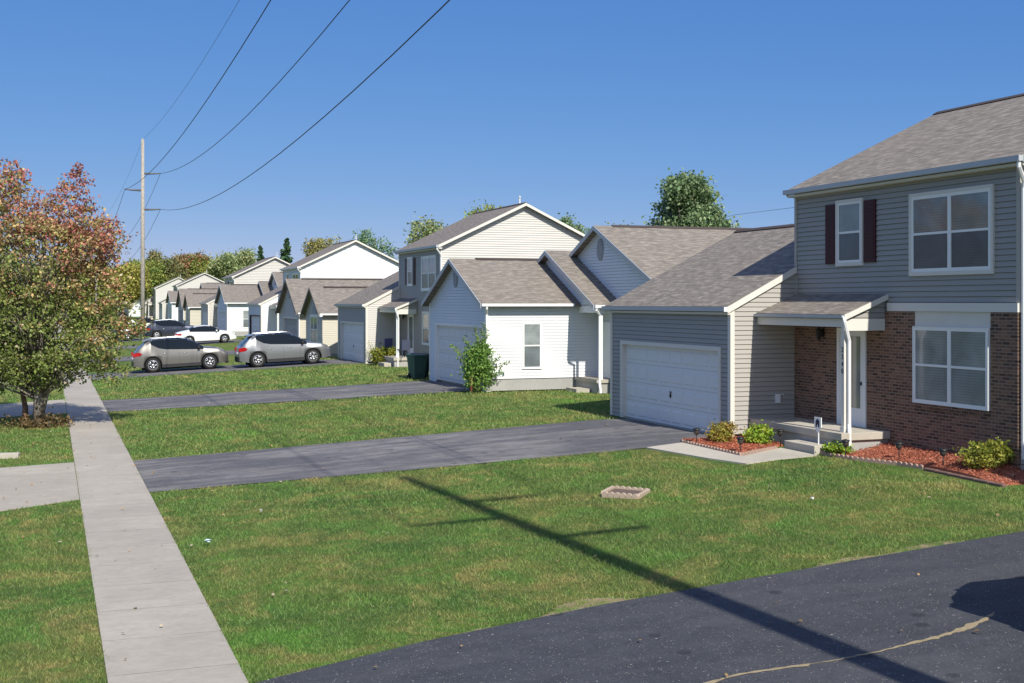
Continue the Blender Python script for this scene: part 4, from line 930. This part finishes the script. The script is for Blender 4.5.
# ------------------------------------------------------------------ cars
def car(label, paint, typ='suv', loc=(0,0,0), rz=0, scale=1.05, rack=False, cat=None, name='parked_car', tail=1.0):
    C = empty(name, loc, rz, label, cat or 'car', 'cars parked on the driveways'); C.scale = (scale,)*3
    if typ == 'suv':
        L = 4.72; top = [(0,.80),(.05,1.02),(.22,1.20),(.62,1.56),(.85,1.64),(1.5,1.69),(2.3,1.685),(2.75,1.60),(3.05,1.45),(3.50,1.19),(3.8,1.14),(4.25,1.07),(4.55,.96),(4.68,.80),(4.72,.5)]
        belt = [(0,1.12),(.62,1.32),(.84,1.45),(1.25,1.22),(1.6,1.15),(2.5,1.10),(3.7,1.04)]; wh = (.93,3.76); wr = .385; gl = (.86,3.46); pil = (1.26,2.26); rear = (.14,.66); ws = (2.8,3.5); W = .94; zl = .26
    else:
        L = 4.62; top = [(0,.72),(.04,.98),(.5,1.08),(.78,1.12),(1.25,1.34),(1.7,1.44),(2.2,1.465),(2.6,1.42),(2.9,1.30),(3.35,1.03),(3.7,.96),(4.2,.86),(4.5,.72),(4.6,.55),(4.62,.42)]
        belt = [(0,1.0),(1,1.0),(2.5,.92),(3.4,.88)]; wh = (.98,3.68); wr = .325; gl = (.98,3.30); pil = (1.55,2.25); rear = (.8,1.36); ws = (2.62,3.34); W = .89; zl = .2
    ip = lambda T, x: float(np.interp(x, [a for a, _ in T], [b for _, b in T]))
    xs = sorted(set(np.round(np.concatenate([np.linspace(0, L, 100), [0,.015,.05,.1,L-.015,L-.05,L-.1]]), 4)))
    rings = []
    ar = wr+.065
    for x in xs:
        zt = ip(top, x); e = max(0, .5-x)/.5; e2 = max(0, x-(L-.6))/.6
        w = W*(1-.10*e**2.2-.18*e2**2.2)
        b = min(ip(belt, x), zt-.035); h = max(0, min(1, (zt-b)/.62)); z0 = zl+.10*e+.08*e2
        for cx in wh:
            if abs(x-cx) < ar: z0 = max(z0, wr+math.sqrt(ar*ar-(x-cx)**2))
        z3 = max(.58 if typ == 'suv' else .5, z0+.015); z4 = max(.86 if typ == 'suv' else .74, z3+.015); z4 = min(z4, b-.01); z3 = min(z3, z4-.004)
        wb = w-.035; wrf = wb-.05-.20*h
        rings.append([(0,z0),(w-.16,z0),(w-.03,z0+.004),(w,z3),(w-.004,z4),(wb,b),(wrf,max(b+.004, zt-.055*h-.012)),(wrf-.13,zt-.006),(0,zt+.012)])
    B = MB(); G = MB(); K = MB()
    n = 9
    for i in range(len(xs)-1):
        xm = (xs[i]+xs[i+1])/2
        for s in (1,-1):
            for k in range(n-1):
                a, b_, c, d = rings[i][k], rings[i][k+1], rings[i+1][k+1], rings[i+1][k]
                q = [(xs[i],s*a[0],a[1]),(xs[i],s*b_[0],b_[1]),(xs[i+1],s*c[0],c[1]),(xs[i+1],s*d[0],d[1])]
                if s > 0: q = q[::-1]
                T = B; mi = 0
                if k == 5 and gl[0] < xm < gl[1] and (rings[i][6][1]-rings[i][5][1]) > .075: T = G
                
                if k in (6,7) and (rear[0] < xm < rear[1] or ws[0] < xm < ws[1] or (typ == 'suv' and k == 7 or typ == 'suv' and k == 6) and .95 < xm < 2.72): T = G
                if k <= 1 or (k == 2 and typ == 'suv' and rings[i][3][1] < .62 and False): T = K
                T.face(q, mi, True)
    for i in (0, len(xs)-1):
        r = rings[i]; pts = [(xs[i],-y,z) for y, z in r]+[(xs[i],y,z) for y, z in r[-2:0:-1]]; B.face(pts if i == 0 else pts[::-1], 0, False)
    def weld(o):
        bm = __import__('bmesh').new(); bm.from_mesh(o.data); __import__('bmesh').ops.remove_doubles(bm, verts=bm.verts, dist=.0008); bm.to_mesh(o.data); bm.free(); return o
    body = weld(B.build('body', paint, C, uv=False)); weld(G.build('window_glass', M['glass_dark'], C, uv=False))
    # lower cladding and sills
    for s in (1,-1):
        K.box(wh[0]+ar, s*(W-.02), zl-.03, wh[1]-ar, s*(W+.006), zl+(.14 if typ == 'suv' else .05))
    K.box(-.03,-W*.80,.30,.10,W*.80,.56 if typ == 'suv' else .36); K.box(L-.12,-W*.74,.26,L+.02,W*.74,.50); K.box(L-.05,-.5,.56,L+.015,.5,.78 if typ == 'suv' else .66)
    # arch lips
    for cx in wh:
        for s in (1,-1):
            pts = [(cx+math.cos(t)*ar, s*(W-.012), wr+math.sin(t)*ar) for t in np.linspace(-.25, math.pi+.25, 18)]
            if typ == 'suv': K.tube(pts, .022, 5, caps=False)
            K.lathe([(0,0),(ar-.01,0)], (cx, s*(W-.26), wr), ax='y', n=20)
    K.build('cladding', M['clad'], C, uv=False)
    m = MB(); m.tube([(wh[0]-.5,0,.42),(wh[1]+.4,0,.42)], .3, 8); m.build('underbody', M['tire'], C, uv=False)
    for cx in wh:
        for s in (1,-1):
            y = s*(W-.115); t = MB()
            t.lathe([(wr*.66,-.10),(wr*.93,-.11),(wr,-.07),(wr,.07),(wr*.93,.11),(wr*.66,.10)], (cx,y,wr), ax='y', n=28)
            w = t.build('wheel', M['tire'], C, uv=False)
            r = MB(); yo = s*.085
            r.lathe([(wr*.67,yo+s*.012),(wr*.61,yo+s*.014),(wr*.57,yo-s*.03),(wr*.20,yo-s*.045)], (cx,y,wr), ax='y', n=28, mi=1)
            r.lathe([(wr*.68,yo+s*.014),(wr*.59,yo+s*.018)], (cx,y,wr), ax='y', n=28)
            for k in range(5):
                for dd in (-.17,.17):
                    a = k*2*math.pi/5+dd; r.tube([(cx+math.cos(a)*wr*.14, y+yo+s*.0, wr+math.sin(a)*wr*.14),(cx+math.cos(a+dd*.25)*wr*.62, y+yo+s*.008, wr+math.sin(a+dd*.25)*wr*.62)], .022, 5)
            r.lathe([(0,yo+s*.02),(wr*.16,yo+s*.016),(wr*.17,yo-s*.03)], (cx,y,wr), ax='y', n=14)
            r.build('rim', [M['rim'], M['clad']], w, uv=False)
    for s in (1,-1):
        zt_ = 1.0 if typ == 'suv' else .86
        m = MB(); m.prism([(-.012,s*.60,zt_-.16),(-.012,s*.83,zt_-.16),(-.012,s*.83,zt_+.02),(-.012,s*.60,zt_+.03)], (.06,0,0))
        m.prism([(.0,s*(W*.87),zt_-.17),(.32,s*(W*.965),zt_-.12),(.42,s*(W*.98),zt_-.02),(.30,s*(W*.955),zt_+.06),(.03,s*(W*.87),zt_+.03)], (0,s*.04,0)); m.build('tail_light', M['lamp_red'], C, uv=False)
        m = MB(); zh = .78 if typ == 'suv' else .66
        m.prism([(L-.08,s*.56,zh-.06),(L-.06,s*.78,zh-.05),(L-.30,s*.875,zh+.03),(L-.42,s*.86,zh+.11),(L-.14,s*.60,zh+.10)], (.05,s*.02,0)); m.build('headlight', M['lamp_clear'], C, uv=False)
        m = MB(); mx = ws[1]-.34; zz = belt[-1][1]+.06
        m.prism([(mx,s*(W-.04),zz-.03),(mx+.16,s*(W-.04),zz-.03),(mx+.13,s*(W+.14),zz+.0),(mx+.02,s*(W+.16),zz+.0)], (0,0,.14)); m.build('mirror', M['clad'] if typ == 'suv' else paint, C, uv=False, bevel=.02)
        for hx in (pil[0]+.18, pil[1]+.18):
            m = MB(); m.tube([(hx,s*(W-.012),.93 if typ == 'suv' else .84),(hx+.08,s*(W+.012),.935 if typ == 'suv' else .845),(hx+.2,s*(W-.012),.93 if typ == 'suv' else .84)], .014, 6); m.build('door_handle', M['rim'] if typ == 'suv' else paint, C, uv=False)
        # door seams
        m = MB()
        for px in (pil[0]-.02 if typ == 'suv' else pil[0]-.25, pil[1], ws[1]-.38):
            m.box(px-.004, s*(W-.03), .42, px+.004, s*(W-.0005), .97 if typ == 'suv' else .86)
        m.build('door_seam', M['clad'], C, uv=False)
        if rack:
            m = MB(); m.tube([(.8,s*.60,1.64),(.95,s*.60,1.72),(2.5,s*.60,1.74),(2.75,s*.60,1.64)], .022, 6); m.build('roof_rail', M['rim'], C, uv=False)
    if typ == 'suv':
        m = MB(); m.prism([(.50,-.62,1.60),(.50,.62,1.60),(.86,.60,1.665),(.86,-.60,1.665)], (0,0,.025)); m.build('spoiler', paint, C, uv=False)
    m = MB(); m.box(-.035,-.26,.66,-.01,.26,.80); m.build('licence_plate', M['white'], C, uv=False)
    return C
def paint(name, col, metal=.75, rough=.42): return simple('paint_'+name, col, rough, .5, metal, var=.03, coat=.8)
SLP = math.atan(.6/12.6)
def park(c, x, y):       # the car stands on the sloping driveway: rear wheels and front wheels both on the asphalt
    c.location = (x, y, gz(x)+.016); c.rotation_euler = (0, -SLP, 0)
c1 = car('taupe crossover parked nearest the sidewalk with red tail light', paint('taupe', (.235,.22,.20)), rack=True, cat='crossover'); park(c1, 4.2, 70.2)
c2 = car('silver grey crossover parked between the taupe one and the garages', paint('silver', (.27,.275,.285)), rack=True, cat='crossover'); park(c2, 9.55, 68.8)
c3 = car('white sedan parked across the driveway of the white houses', paint('white', (.72,.72,.72), 0, .25), 'sedan', cat='sedan'); park(c3, 9.75, 106.5)
c4 = car('dark navy crossover parked behind the white sedan', paint('navy', (.03,.035,.06), .4), rack=True, cat='crossover'); park(c4, 8.6, 124.6)
c5 = car('black crossover half hidden by the maple leaves', paint('black', (.02,.022,.025), .4), rack=True, cat='crossover'); park(c5, 3.0, 125.0)
c6 = car('white car farthest down the row above the navy one', paint('pearl', (.75,.73,.70), 0, .3), cat='car'); park(c6, 7.9, 147)
c7 = car('charcoal crossover on the near dark driveway', paint('charcoal', (.06,.06,.065), .4), cat='crossover'); park(c7, 10.0, 9.55); c7.scale = (1.22,)*3

# ------------------------------------------------------------------ garden things by the near house
def shrub(name, loc, rx, ry, h, n, per, leaf, col, label, group=None, spread=.06, cat='shrub', stems=9):
    root = empty(name, loc, 0, label, cat, group)
    C, P, idx = lobes_points([(0,0,h*.48,rx,ry,h*.5),(rx*.3,0,h*.62,rx*.5,ry*.6,h*.38),(-rx*.4,0,h*.5,rx*.5,ry*.6,h*.4)], n, per, spread, .3)
    P[:,2] = np.maximum(P[:,2], .02); ct = rng.normal(size=n)[idx]
    leaf_mesh('foliage', P, np.clip(col(P, ct), .01, 1), leaf, root)
    m = MB()
    for k in range(stems):
        e = C[rng.integers(n)]; m.tube([(e[0]*.15,e[1]*.15,-.03),(e[0]*.6,e[1]*.6,e[2]*.5),tuple(e)], [.012,.009,.003], 5)
    m.build('stems', BARK, root); return root
GOLD = mk_col((.30,.30,.05), (.34,.16,.05), .4, 1.15); LIME = mk_col((.16,.30,.03), (.40,.42,.05), .4, 1.15); OLIVE = mk_col((.16,.20,.03), (.36,.33,.06), .5, 1.15)
sg = 'clipped shrubs in the mulch beds'
shrub('shrub', (14.85,25.85,.6), .36, .36, .52, 90, 22, .028, GOLD, 'small gold and red tinged shrub at the garage corner', sg)
shrub('shrub', (15.45,25.3,.6), .37, .37, .5, 95, 24, .030, LIME, 'small bright lime green shrub beside the porch step', sg)
shrub('shrub', (16.15,23.05,.62), .36, .26, .24, 60, 20, .034, LIME, 'low spreading lime plant at the foot of the porch downspout', sg)
shrub('shrub', (16.95,19.45,.68), .50, .46, .60, 150, 24, .032, OLIVE, 'large yellow olive shrub beneath the brick wall at the bed end', sg)
shrub('shrub', (16.7,64.5,.6), .95, .6, 1.0, 120, 20, .05, OLIVE, 'round yellow green shrub before the taupe house porch', 'shrubs before the far houses', .1)
r_ = shrub('tall_shrub', (14.85,43.75,.6), .52, .5, 1.9, 280, 26, .042, mk_col((.085,.17,.035),(.19,.26,.06), .35, 1.6), 'tall bright green bush against the white garage corner', None, .12, stems=16)
# its long arching branches
P = []; m = MB()
for dx, dy, dz in [(-1.0,.2,1.75),(-.85,-.1,1.35),(.7,-.3,1.3),(1.05,-.4,1.15),(.2,.0,2.55),(-.1,.0,2.35),(.35,0,2.3),(-.5,.2,2.05),(.85,-.3,.8),(0,0,2.0),(.15,-.1,1.9)]:
    pts = [Vector((0,0,.4)), Vector((dx*.45,dy*.45,dz*.75)), Vector((dx,dy,dz))]; m.tube(pts, [.02,.013,.004], 5)
    for t in np.linspace(.35, 1, 24):
        a = pts[0].lerp(pts[1], t); b = pts[1].lerp(pts[2], t); p = a.lerp(b, t)
        P += [tuple(p+Vector(rng.normal(size=3)*.05)) for _ in range(4)]
P = np.array(P); leaf_mesh('side_branches', P, np.clip(mk_col((.085,.16,.04),(.17,.23,.06), .35, 1.6)(P, rng.normal(size=len(P))), .01, 1), .042, r_); m.build('long_stems', BARK, r_)
m = MB(); m.tube([(0,0,-.1),(0,0,.3),(.01,0,.5)], [.05,.045,.04], 10); m.lathe([(.04,.5),(.06,.53),(.05,.57),(0,.6)], n=12)
o = m.build('garden_post', simple('rust_red', (.19,.065,.035), .8)); o.location = (14.5,43.55,.6); tag(o, 'short rust red post standing inside the tall green bush', 'post')
# twiggy rose before the taupe garage
root = empty('twiggy_plant', (16.3,66.0-.5,.6), 0, 'thin twiggy rose plant against the taupe garage side wall', 'plant'); m = MB(); P = []
for k in range(14):
    a = rng.uniform(0,6.28); q = rng.uniform(.1,.55); h = rng.uniform(.6,1.3); e = (math.cos(a)*q, math.sin(a)*q*.5, h); m.tube([(0,0,0),(e[0]*.4,e[1]*.4,h*.6),e], [.012,.008,.003], 5)
    P += [np.array(e)*rng.uniform(.5,1.05)+rng.normal(size=3)*.06 for _ in range(9)]
m.build('stems', BARK, root); P = np.array(P); leaf_mesh('foliage', P, np.clip(GY(P, rng.normal(size=len(P))), .01, 1), .04, root)

# mulch beds
def bed(name, poly, z, chips, label, seed):
    hz = z if callable(z) else (lambda x: z)
    mb = MB(); mb.prism([(x,y,hz(x)) for x, y in poly], (0,0,-.3)); o = mb.build('mulch_bed', M['mulch']); tag(o, label, 'mulch bed', kind='stuff')
    xs_ = [p[0] for p in poly]; ys_ = [p[1] for p in poly]; n = chips*3
    x = rng.uniform(min(xs_), max(xs_), n); y = rng.uniform(min(ys_), max(ys_), n); k = inpoly(x, y, poly); P = np.stack([x[k], y[k], np.array([hz(q) for q in x[k]])+.012+rng.random(k.sum())*.02], 1)
    c = np.array([[.55,.19,.11]])*rng.uniform(.35,1.5,(len(P),1)); c[rng.random(len(P)) > .93] = (.45,.30,.2)
    q = leaf_mesh('mulch_chips', P, np.clip(c, .01, 1), .026, updown=2.2, aspect=.4); tag(q, label.replace('bed', 'chips loose on the bed'), 'mulch', kind='stuff')
B1 = [(14.18,26.68),(14.16,23.8),(15.45,24.55),(15.5,24.95),(15.93,25.0),(15.93,26.68)]
bed('b1', B1, .655, 2500, 'red mulch bed between the garage corner and the porch', 1)
mound = lambda x, y=21: .61+(.02+.22*max(0, min(1, (x-16.0)/1.33)))*max(0, min(1, (y-18.3)/1.1))
def bed_sloped():
    edge = [(15.9,23.35),(15.88,22.95),(16.0,22.3),(16.33,21.3),(16.42,20.6),(16.4,20.0),(16.36,19.4),(16.30,18.3)]
    mb = MB(); ys = np.linspace(18.3, 23.3, 26); cols = np.linspace(0, 1, 8)
    ex = lambda y: float(np.interp(y, [e[1] for e in edge[::-1]], [e[0] for e in edge[::-1]]))
    end = lambda y: (17.6 if y < 19.0 else 17.335) if y < 22.95 else 16.06
    P = []
    for a, b in zip(ys, ys[1:]):
        for u, v in zip(cols, cols[1:]):
            q = [(ex(y)+(end((a+b)/2)-ex(y))*w, y) for y, w in ((a,u),(a,v),(b,v),(b,u))]; mb.face([(x,y,mound(x,y)+.012*math.sin(x*9)*math.sin(y*7)) for x, y in q])
        mb.face([(ex(a),a,.5),(ex(a),a,mound(ex(a),a)),(ex(b),b,mound(ex(b),b)),(ex(b),b,.5)])
    mb.face([(ex(18.3),18.3,.4),(17.6,18.3,.4),(17.6,18.3,mound(17.6,18.3)),(ex(18.3),18.3,mound(ex(18.3),18.3))])
    tag(mb.build('mulch_bed', M['mulch']), 'red mulch bed along the foot of the brick wall', 'mulch bed', kind='stuff')
    y = rng.uniform(18.32, 23.3, 6500); w = rng.random(6500); x = np.array([ex(b)+(end(b)-ex(b))*a for a, b in zip(w, y)]); P = np.stack([x, y, np.array([mound(q, r) for q, r in zip(x, y)])+.008+rng.random(6500)*.025], 1)
    c = np.array([[.50,.19,.12]])*rng.uniform(.35,1.5,(len(P),1)); c[rng.random(len(P)) > .93] = (.45,.30,.2)
    tag(leaf_mesh('mulch_chips', P, np.clip(c, .01, 1), .026, updown=2.2, aspect=.4), 'red mulch chips loose along the foot of the brick wall', 'mulch', kind='stuff')
bed_sloped()
def edging(pts, step, r, label, loc0=None, mat='scallop', depth=.05, z=None):
    n = 0; first = None; items = []
    m = MB()
    for (x0,y0),(x1,y1) in zip(pts, pts[1:]):
        L = math.hypot(x1-x0, y1-y0); k = max(1, round(L/step)); ux, uy = (x1-x0)/L, (y1-y0)/L; nx, ny = -uy, ux
        for i in range(k):
            cx, cy = x0+(x1-x0)*(i+.5)/k, y0+(y1-y0)*(i+.5)/k; zz = (gz(cx) if z is None else z); w = L/k*.46
            prof = [(-w,-.12),(w,-.12),(w,.04)] + [(w*math.cos(t), .04+r*math.sin(t)) for t in np.linspace(0.2, math.pi-.2, 6)] + [(-w,.04)]
            P_ = [(cx+ux*a-nx*depth/2, cy+uy*a-ny*depth/2, zz+b) for a, b in prof]; m.prism(P_, (nx*depth, ny*depth, 0))
    return tag(m.build('bed_edging', M[mat]), label, 'edging')
edging([(14.13,26.6),(14.1,23.78),(15.45,24.5)], .14, .05, 'scalloped edging round the mulch bed at the garage corner')
edging([(15.86,23.4),(15.84,22.95),(15.94,22.3),(16.29,21.3),(16.39,20.6)], .14, .05, 'scalloped dark edging along the lawn side of the brick wall bed')
m = MB()
for k, (x, y) in enumerate([(16.33,20.3),(16.3,19.9),(16.27,19.5),(16.24,19.1),(16.21,18.7),(16.19,18.3)]): m.box(x-.05,y-.19,.5,x+.06,y+.19,.655)
tag(m.build('block_edging', simple('dark_red_block', (.17,.10,.08), .9, var=.2), bevel=.02), 'row of dull red concrete edging blocks by the large olive shrub', 'edging')
# little square planter in the lawn
pl = empty('planter_ring', (10.0,21.0,gz(10.0)), 0, 'little square of scalloped pink blocks set in the lawn', 'planter')
e = edging([(9.52,20.98),(9.98,20.42),(10.48,20.98),(10.02,21.56),(9.52,20.98)], .13, .045, None, mat='planter_block', z=gz(10.)+.005); e.parent = pl; e.location = (-10.0,-21.0,-gz(10.)); 
for k_ in ('label','category'):
    if k_ in e: del e[k_]
m = MB(); m.prism([(-.46,0,.035),(0,-.55,.035),(.46,0,.035),(.02,.53,.035)], (0,0,-.06)); m.build('soil', simple('shaded_soil', (.12,.085,.065), .95, var=.3, scale=20), pl)  # soil colour darkened to stand for a deeper, shaded hollow

def solar():
    root = empty('solar_light', (0,0,0)); m = MB(); m.tube([(0,0,-.05),(0,0,.22)], .012, 6); m.build('stake', M['black'], root)
    m = MB(); m.lathe([(.03,.20),(.065,.24),(.07,.33),(.045,.33)], n=10); m.build('lantern', simple('smoked_lens', (.05,.045,.04), .25), root)
    m = MB(); m.lathe([(.095,.32),(.085,.345),(.02,.365),(0,.37)], n=10); m.build('cap', M['black'], root); return root
s0 = solar(); tag(s0, None, 'garden light'); first = True
for x, y, lab in [(14.22,26.0,'black path light at the driveway end of the walkway bed'),(14.2,23.98,'black path light at the walkway corner of the small bed'),(15.85,24.98,'black path light just behind the concrete step'),
                  (15.97,22.62,'black path light beneath the white porch downspout'),(16.45,21.45,'black path light midway along the brick wall bed'),(16.5,20.15,'black path light beside the large olive shrub')]:
    o = s0 if first else dup(s0); first = False; o.location = (x, y, (mound(x) if x > 16.2 and y < 22.5 else gz(x)+.05)); tag(o, lab, 'garden light', 'path lights in the mulch beds')
# yard sign
ys_ = empty('yard_sign', (15.95,23.6,.58), 0, 'small white security sign with dark emblem on stake before the porch', 'sign')
m = MB(); m.box(-.01,-.015,-.1,.01,.015,.5); m.build('stake', M['white'], ys_)
m = MB(); m.prism([(-.02,-.13,.82),(-.02,.13,.82),(-.02,.13,.60),(-.02,.0,.46),(-.02,-.13,.60)], (.02,0,0)); pn = m.build('sign_panel', M['white'], ys_)
m = MB(); m.prism([(-.028,-.07,.74),(-.028,0,.79),(-.028,.07,.74),(-.028,.07,.60),(-.028,.03,.60),(-.028,.02,.66),(-.028,-.02,.66),(-.028,-.03,.60),(-.028,-.07,.60)], (.006,0,0)); m.build('emblem', simple('navy_ink', (.02,.03,.06), .5), pn)
# curb-side concrete block in the left lawn
m = MB(); m.box(-.55,-.13,-.05,.42,.13,.13); o = m.build('concrete_block', M['slab'], bevel=.015); o.location = (-1.15,34.1,0); o.rotation_euler = (0,0,-.15); tag(o, 'pale concrete block lying in the grass at the kerb side', 'block')

# trash bins
def bin_(loc, rz, label, col):
    root = empty('trash_bin', loc, rz, label, 'trash bin', 'wheeled bins in the taupe house yard'); mt = simple('bin_'+col[0], col[1], .55, .4)
    m = MB(); b, t = .25, .33
    P0 = [(-b,-b*.9,.06),(b,-b*.9,.06),(b,b,.06),(-b,b,.06)]; P1 = [(-t,-t*.95,1.0),(t,-t*.95,1.0),(t,t,1.0),(-t,t,1.0)]
    for i in range(4): j = (i+1)%4; m.face([P0[i],P0[j],P1[j],P1[i]])
    m.face(P0[::-1]); m.face(P1); m.box(-t-.02,-t-.0,.94,t+.02,t+.03,1.0); m.box(-.12,-.29,.25,.12,-.25,.85); m.build('body', mt, root)
    m = MB(); m.prism([(-t-.03,-t-.03,1.005),(t+.03,-t-.03,1.005),(t+.03,t+.06,1.04),(-t-.03,t+.06,1.04)], (0,0,.055)); m.tube([(-.25,t+.1,1.02),(.25,t+.1,1.02)], .02, 6); m.build('lid', mt, root, bevel=.015)
    for s in (-1,1):
        m = MB(); m.lathe([(0,-.03),(.13,-.03),(.13,.03),(0,.03)], (s*(b+.03),b*.9,.13), ax='x', n=14); m.build('wheel', M['tire'], root)
bin_((14.95,52.35,.6), .25, 'green wheeled trash bin standing nearest the white garage lawn', ('green', (.045,.10,.08)))
bin_((15.35,53.1,.6), .1, 'darker green wheeled trash bin half behind the lighter one', ('darkgreen', (.018,.045,.04)))
# porch chairs on the taupe house
for x, y, c, lab in [(16.9,65.2,(.10,.11,.25),'blue porch chair against the taupe garage wall'),(17.05,62.3,(.06,.07,.12),'dark blue porch chair behind the trash bins')]:
    ch = empty('porch_chair', (x,y,1.1), R(200), lab, 'chair', 'chairs on the taupe house porch'); mt = simple('chair_'+lab[:4], c, .6)
    m = MB(); m.box(-.25,-.25,.38,.25,.25,.43); m.build('seat', mt, ch); m = MB(); m.box(-.25,.2,.43,.25,.25,.9); m.build('backrest', mt, ch)
    for sx in (-1,1):
        for sy in (-1,1): m = MB(); m.box(sx*.22-.02,sy*.22-.02,0,sx*.22+.02,sy*.22+.02,.38); m.build('leg', mt, ch)

# litter and fallen leaves
for x, y, s_, lab in [(2.4,20.5,.07,'crumpled pale blue wrapper on the grass by the sidewalk'),(3.6,22.9,.035,'scrap of white paper lying nearer the driveway grass'),(12.3,18.4,.05,'tiny white scrap on the lawn near the brick house')]:
    m = MB(); q = [(rng.normal()*s_*.6, rng.normal()*s_*.6, abs(rng.normal())*s_*.5+.03) for _ in range(9)]
    for i in range(12):
        a, b, c = random.sample(q, 3); m.face([a,b,c])
    o = m.build('litter', simple('wrapper'+lab[:4], (.6,.72,.8) if 'blue' in lab else (.8,.8,.78), .4)); o.location = (x,y,gz(x)+.03); tag(o, lab, 'litter')
n = 700; d = np.sqrt(rng.uniform(100, 2300, n)); l = rng.uniform(-.42,.42,n)*d; x = d*SN+l*CS; y = d*CS-l*SN; ok = (x > -2.5) & (x < 15)
w = rng.random(n) < np.where(x < 3.5, 1, .35); ok &= w; x = x[ok]; y = y[ok]
P = np.stack([x, y, np.interp(x, [-2.6,1.9,14.5], [0,0,.6])+.05], 1); c = np.array([[.42,.27,.12]])*rng.uniform(.5,1.5,(len(P),1)); c[rng.random(len(P)) > .7] = (.5,.42,.3)
o = leaf_mesh('fallen_leaves', P, np.clip(c, 0, 1), .035, updown=3); tag(o, 'tan fallen leaves scattered over lawn and sidewalk', 'leaves', kind='stuff')

# ------------------------------------------------------------------ light, sky, camera
EXPO = 1.35; EL = R(42); dirx, diry = -.055, .9985
sun = bpy.data.lights.new('sun', 'SUN'); sun.energy = 4.35; sun.angle = R(.53); sun.color = (1, .955, .85)
so = bpy.data.objects.new('sun', sun); COL.objects.link(so)
dv = Vector((dirx*math.cos(EL), diry*math.cos(EL), -math.sin(EL))); so.rotation_euler = dv.to_track_quat('-Z', 'Y').to_euler(); so.location = (0,-30,40)
w = bpy.data.worlds.new('World'); SC.world = w; w.use_nodes = True; nt = w.node_tree; nt.nodes.clear()
sk = nt.nodes.new('ShaderNodeTexSky'); sk.sky_type = 'NISHITA'; sk.sun_disc = False; sk.sun_elevation = EL; sk.sun_rotation = math.atan2(-dirx, -diry); sk.altitude = 5000; sk.air_density = 1.5; sk.dust_density = 0; sk.ozone_density = 8.0
bg = nt.nodes.new('ShaderNodeBackground'); bg.inputs[1].default_value = .1/EXPO; ow = nt.nodes.new('ShaderNodeOutputWorld')
sp = nt.nodes.new('ShaderNodeSeparateColor'); cb = nt.nodes.new('ShaderNodeCombineColor'); nt.links.new(sk.outputs[0], sp.inputs[0])
for i, (gm, gain) in enumerate(((1.0,.80),(.64,.61),(.34,.765))):      # grade of the sky colour: a deeper, more even autumn blue
    a_ = nt.nodes.new('ShaderNodeMath'); a_.operation = 'DIVIDE'; a_.inputs[1].default_value = 10
    b_ = nt.nodes.new('ShaderNodeMath'); b_.operation = 'POWER'; b_.inputs[1].default_value = gm
    c_ = nt.nodes.new('ShaderNodeMath'); c_.operation = 'MULTIPLY'; c_.inputs[1].default_value = gain*10
    nt.links.new(sp.outputs[i], a_.inputs[0]); nt.links.new(a_.outputs[0], b_.inputs[0]); nt.links.new(b_.outputs[0], c_.inputs[0]); nt.links.new(c_.outputs[0], cb.inputs[i])
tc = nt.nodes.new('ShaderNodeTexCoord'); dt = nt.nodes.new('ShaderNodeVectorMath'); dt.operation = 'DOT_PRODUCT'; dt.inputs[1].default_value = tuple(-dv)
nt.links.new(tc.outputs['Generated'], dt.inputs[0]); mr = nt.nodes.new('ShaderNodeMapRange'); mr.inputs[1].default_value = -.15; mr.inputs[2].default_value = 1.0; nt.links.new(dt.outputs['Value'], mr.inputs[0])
gl_ = nt.nodes.new('ShaderNodeMix'); gl_.data_type = 'RGBA'; gl_.blend_type = 'ADD'; gl_.inputs[0].default_value = 1.0      # added sky glow on the sun's side that lifts shaded walls
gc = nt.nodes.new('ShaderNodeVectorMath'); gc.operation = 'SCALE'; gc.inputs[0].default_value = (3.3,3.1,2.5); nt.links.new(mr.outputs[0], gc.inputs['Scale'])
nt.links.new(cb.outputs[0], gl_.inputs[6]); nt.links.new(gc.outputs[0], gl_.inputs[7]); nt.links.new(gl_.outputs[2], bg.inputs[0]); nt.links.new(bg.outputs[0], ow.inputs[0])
cam = bpy.data.cameras.new('camera'); co_ = bpy.data.objects.new('camera', cam); COL.objects.link(co_); SC.camera = co_
co_.location = (0,0,3.95); co_.rotation_euler = (R(90),0,-TH); cam.sensor_width = 36; cam.lens = 1250/1024*36; cam.shift_y = -39.5/1024; cam.clip_end = 5000; cam.clip_start = .1
SC.view_settings.view_transform = 'Standard'; SC.view_settings.look = 'None'; SC.view_settings.exposure = math.log2(EXPO); SC.view_settings.gamma = 1
SC.cycles.max_bounces = 6; SC.cycles.transparent_max_bounces = 6
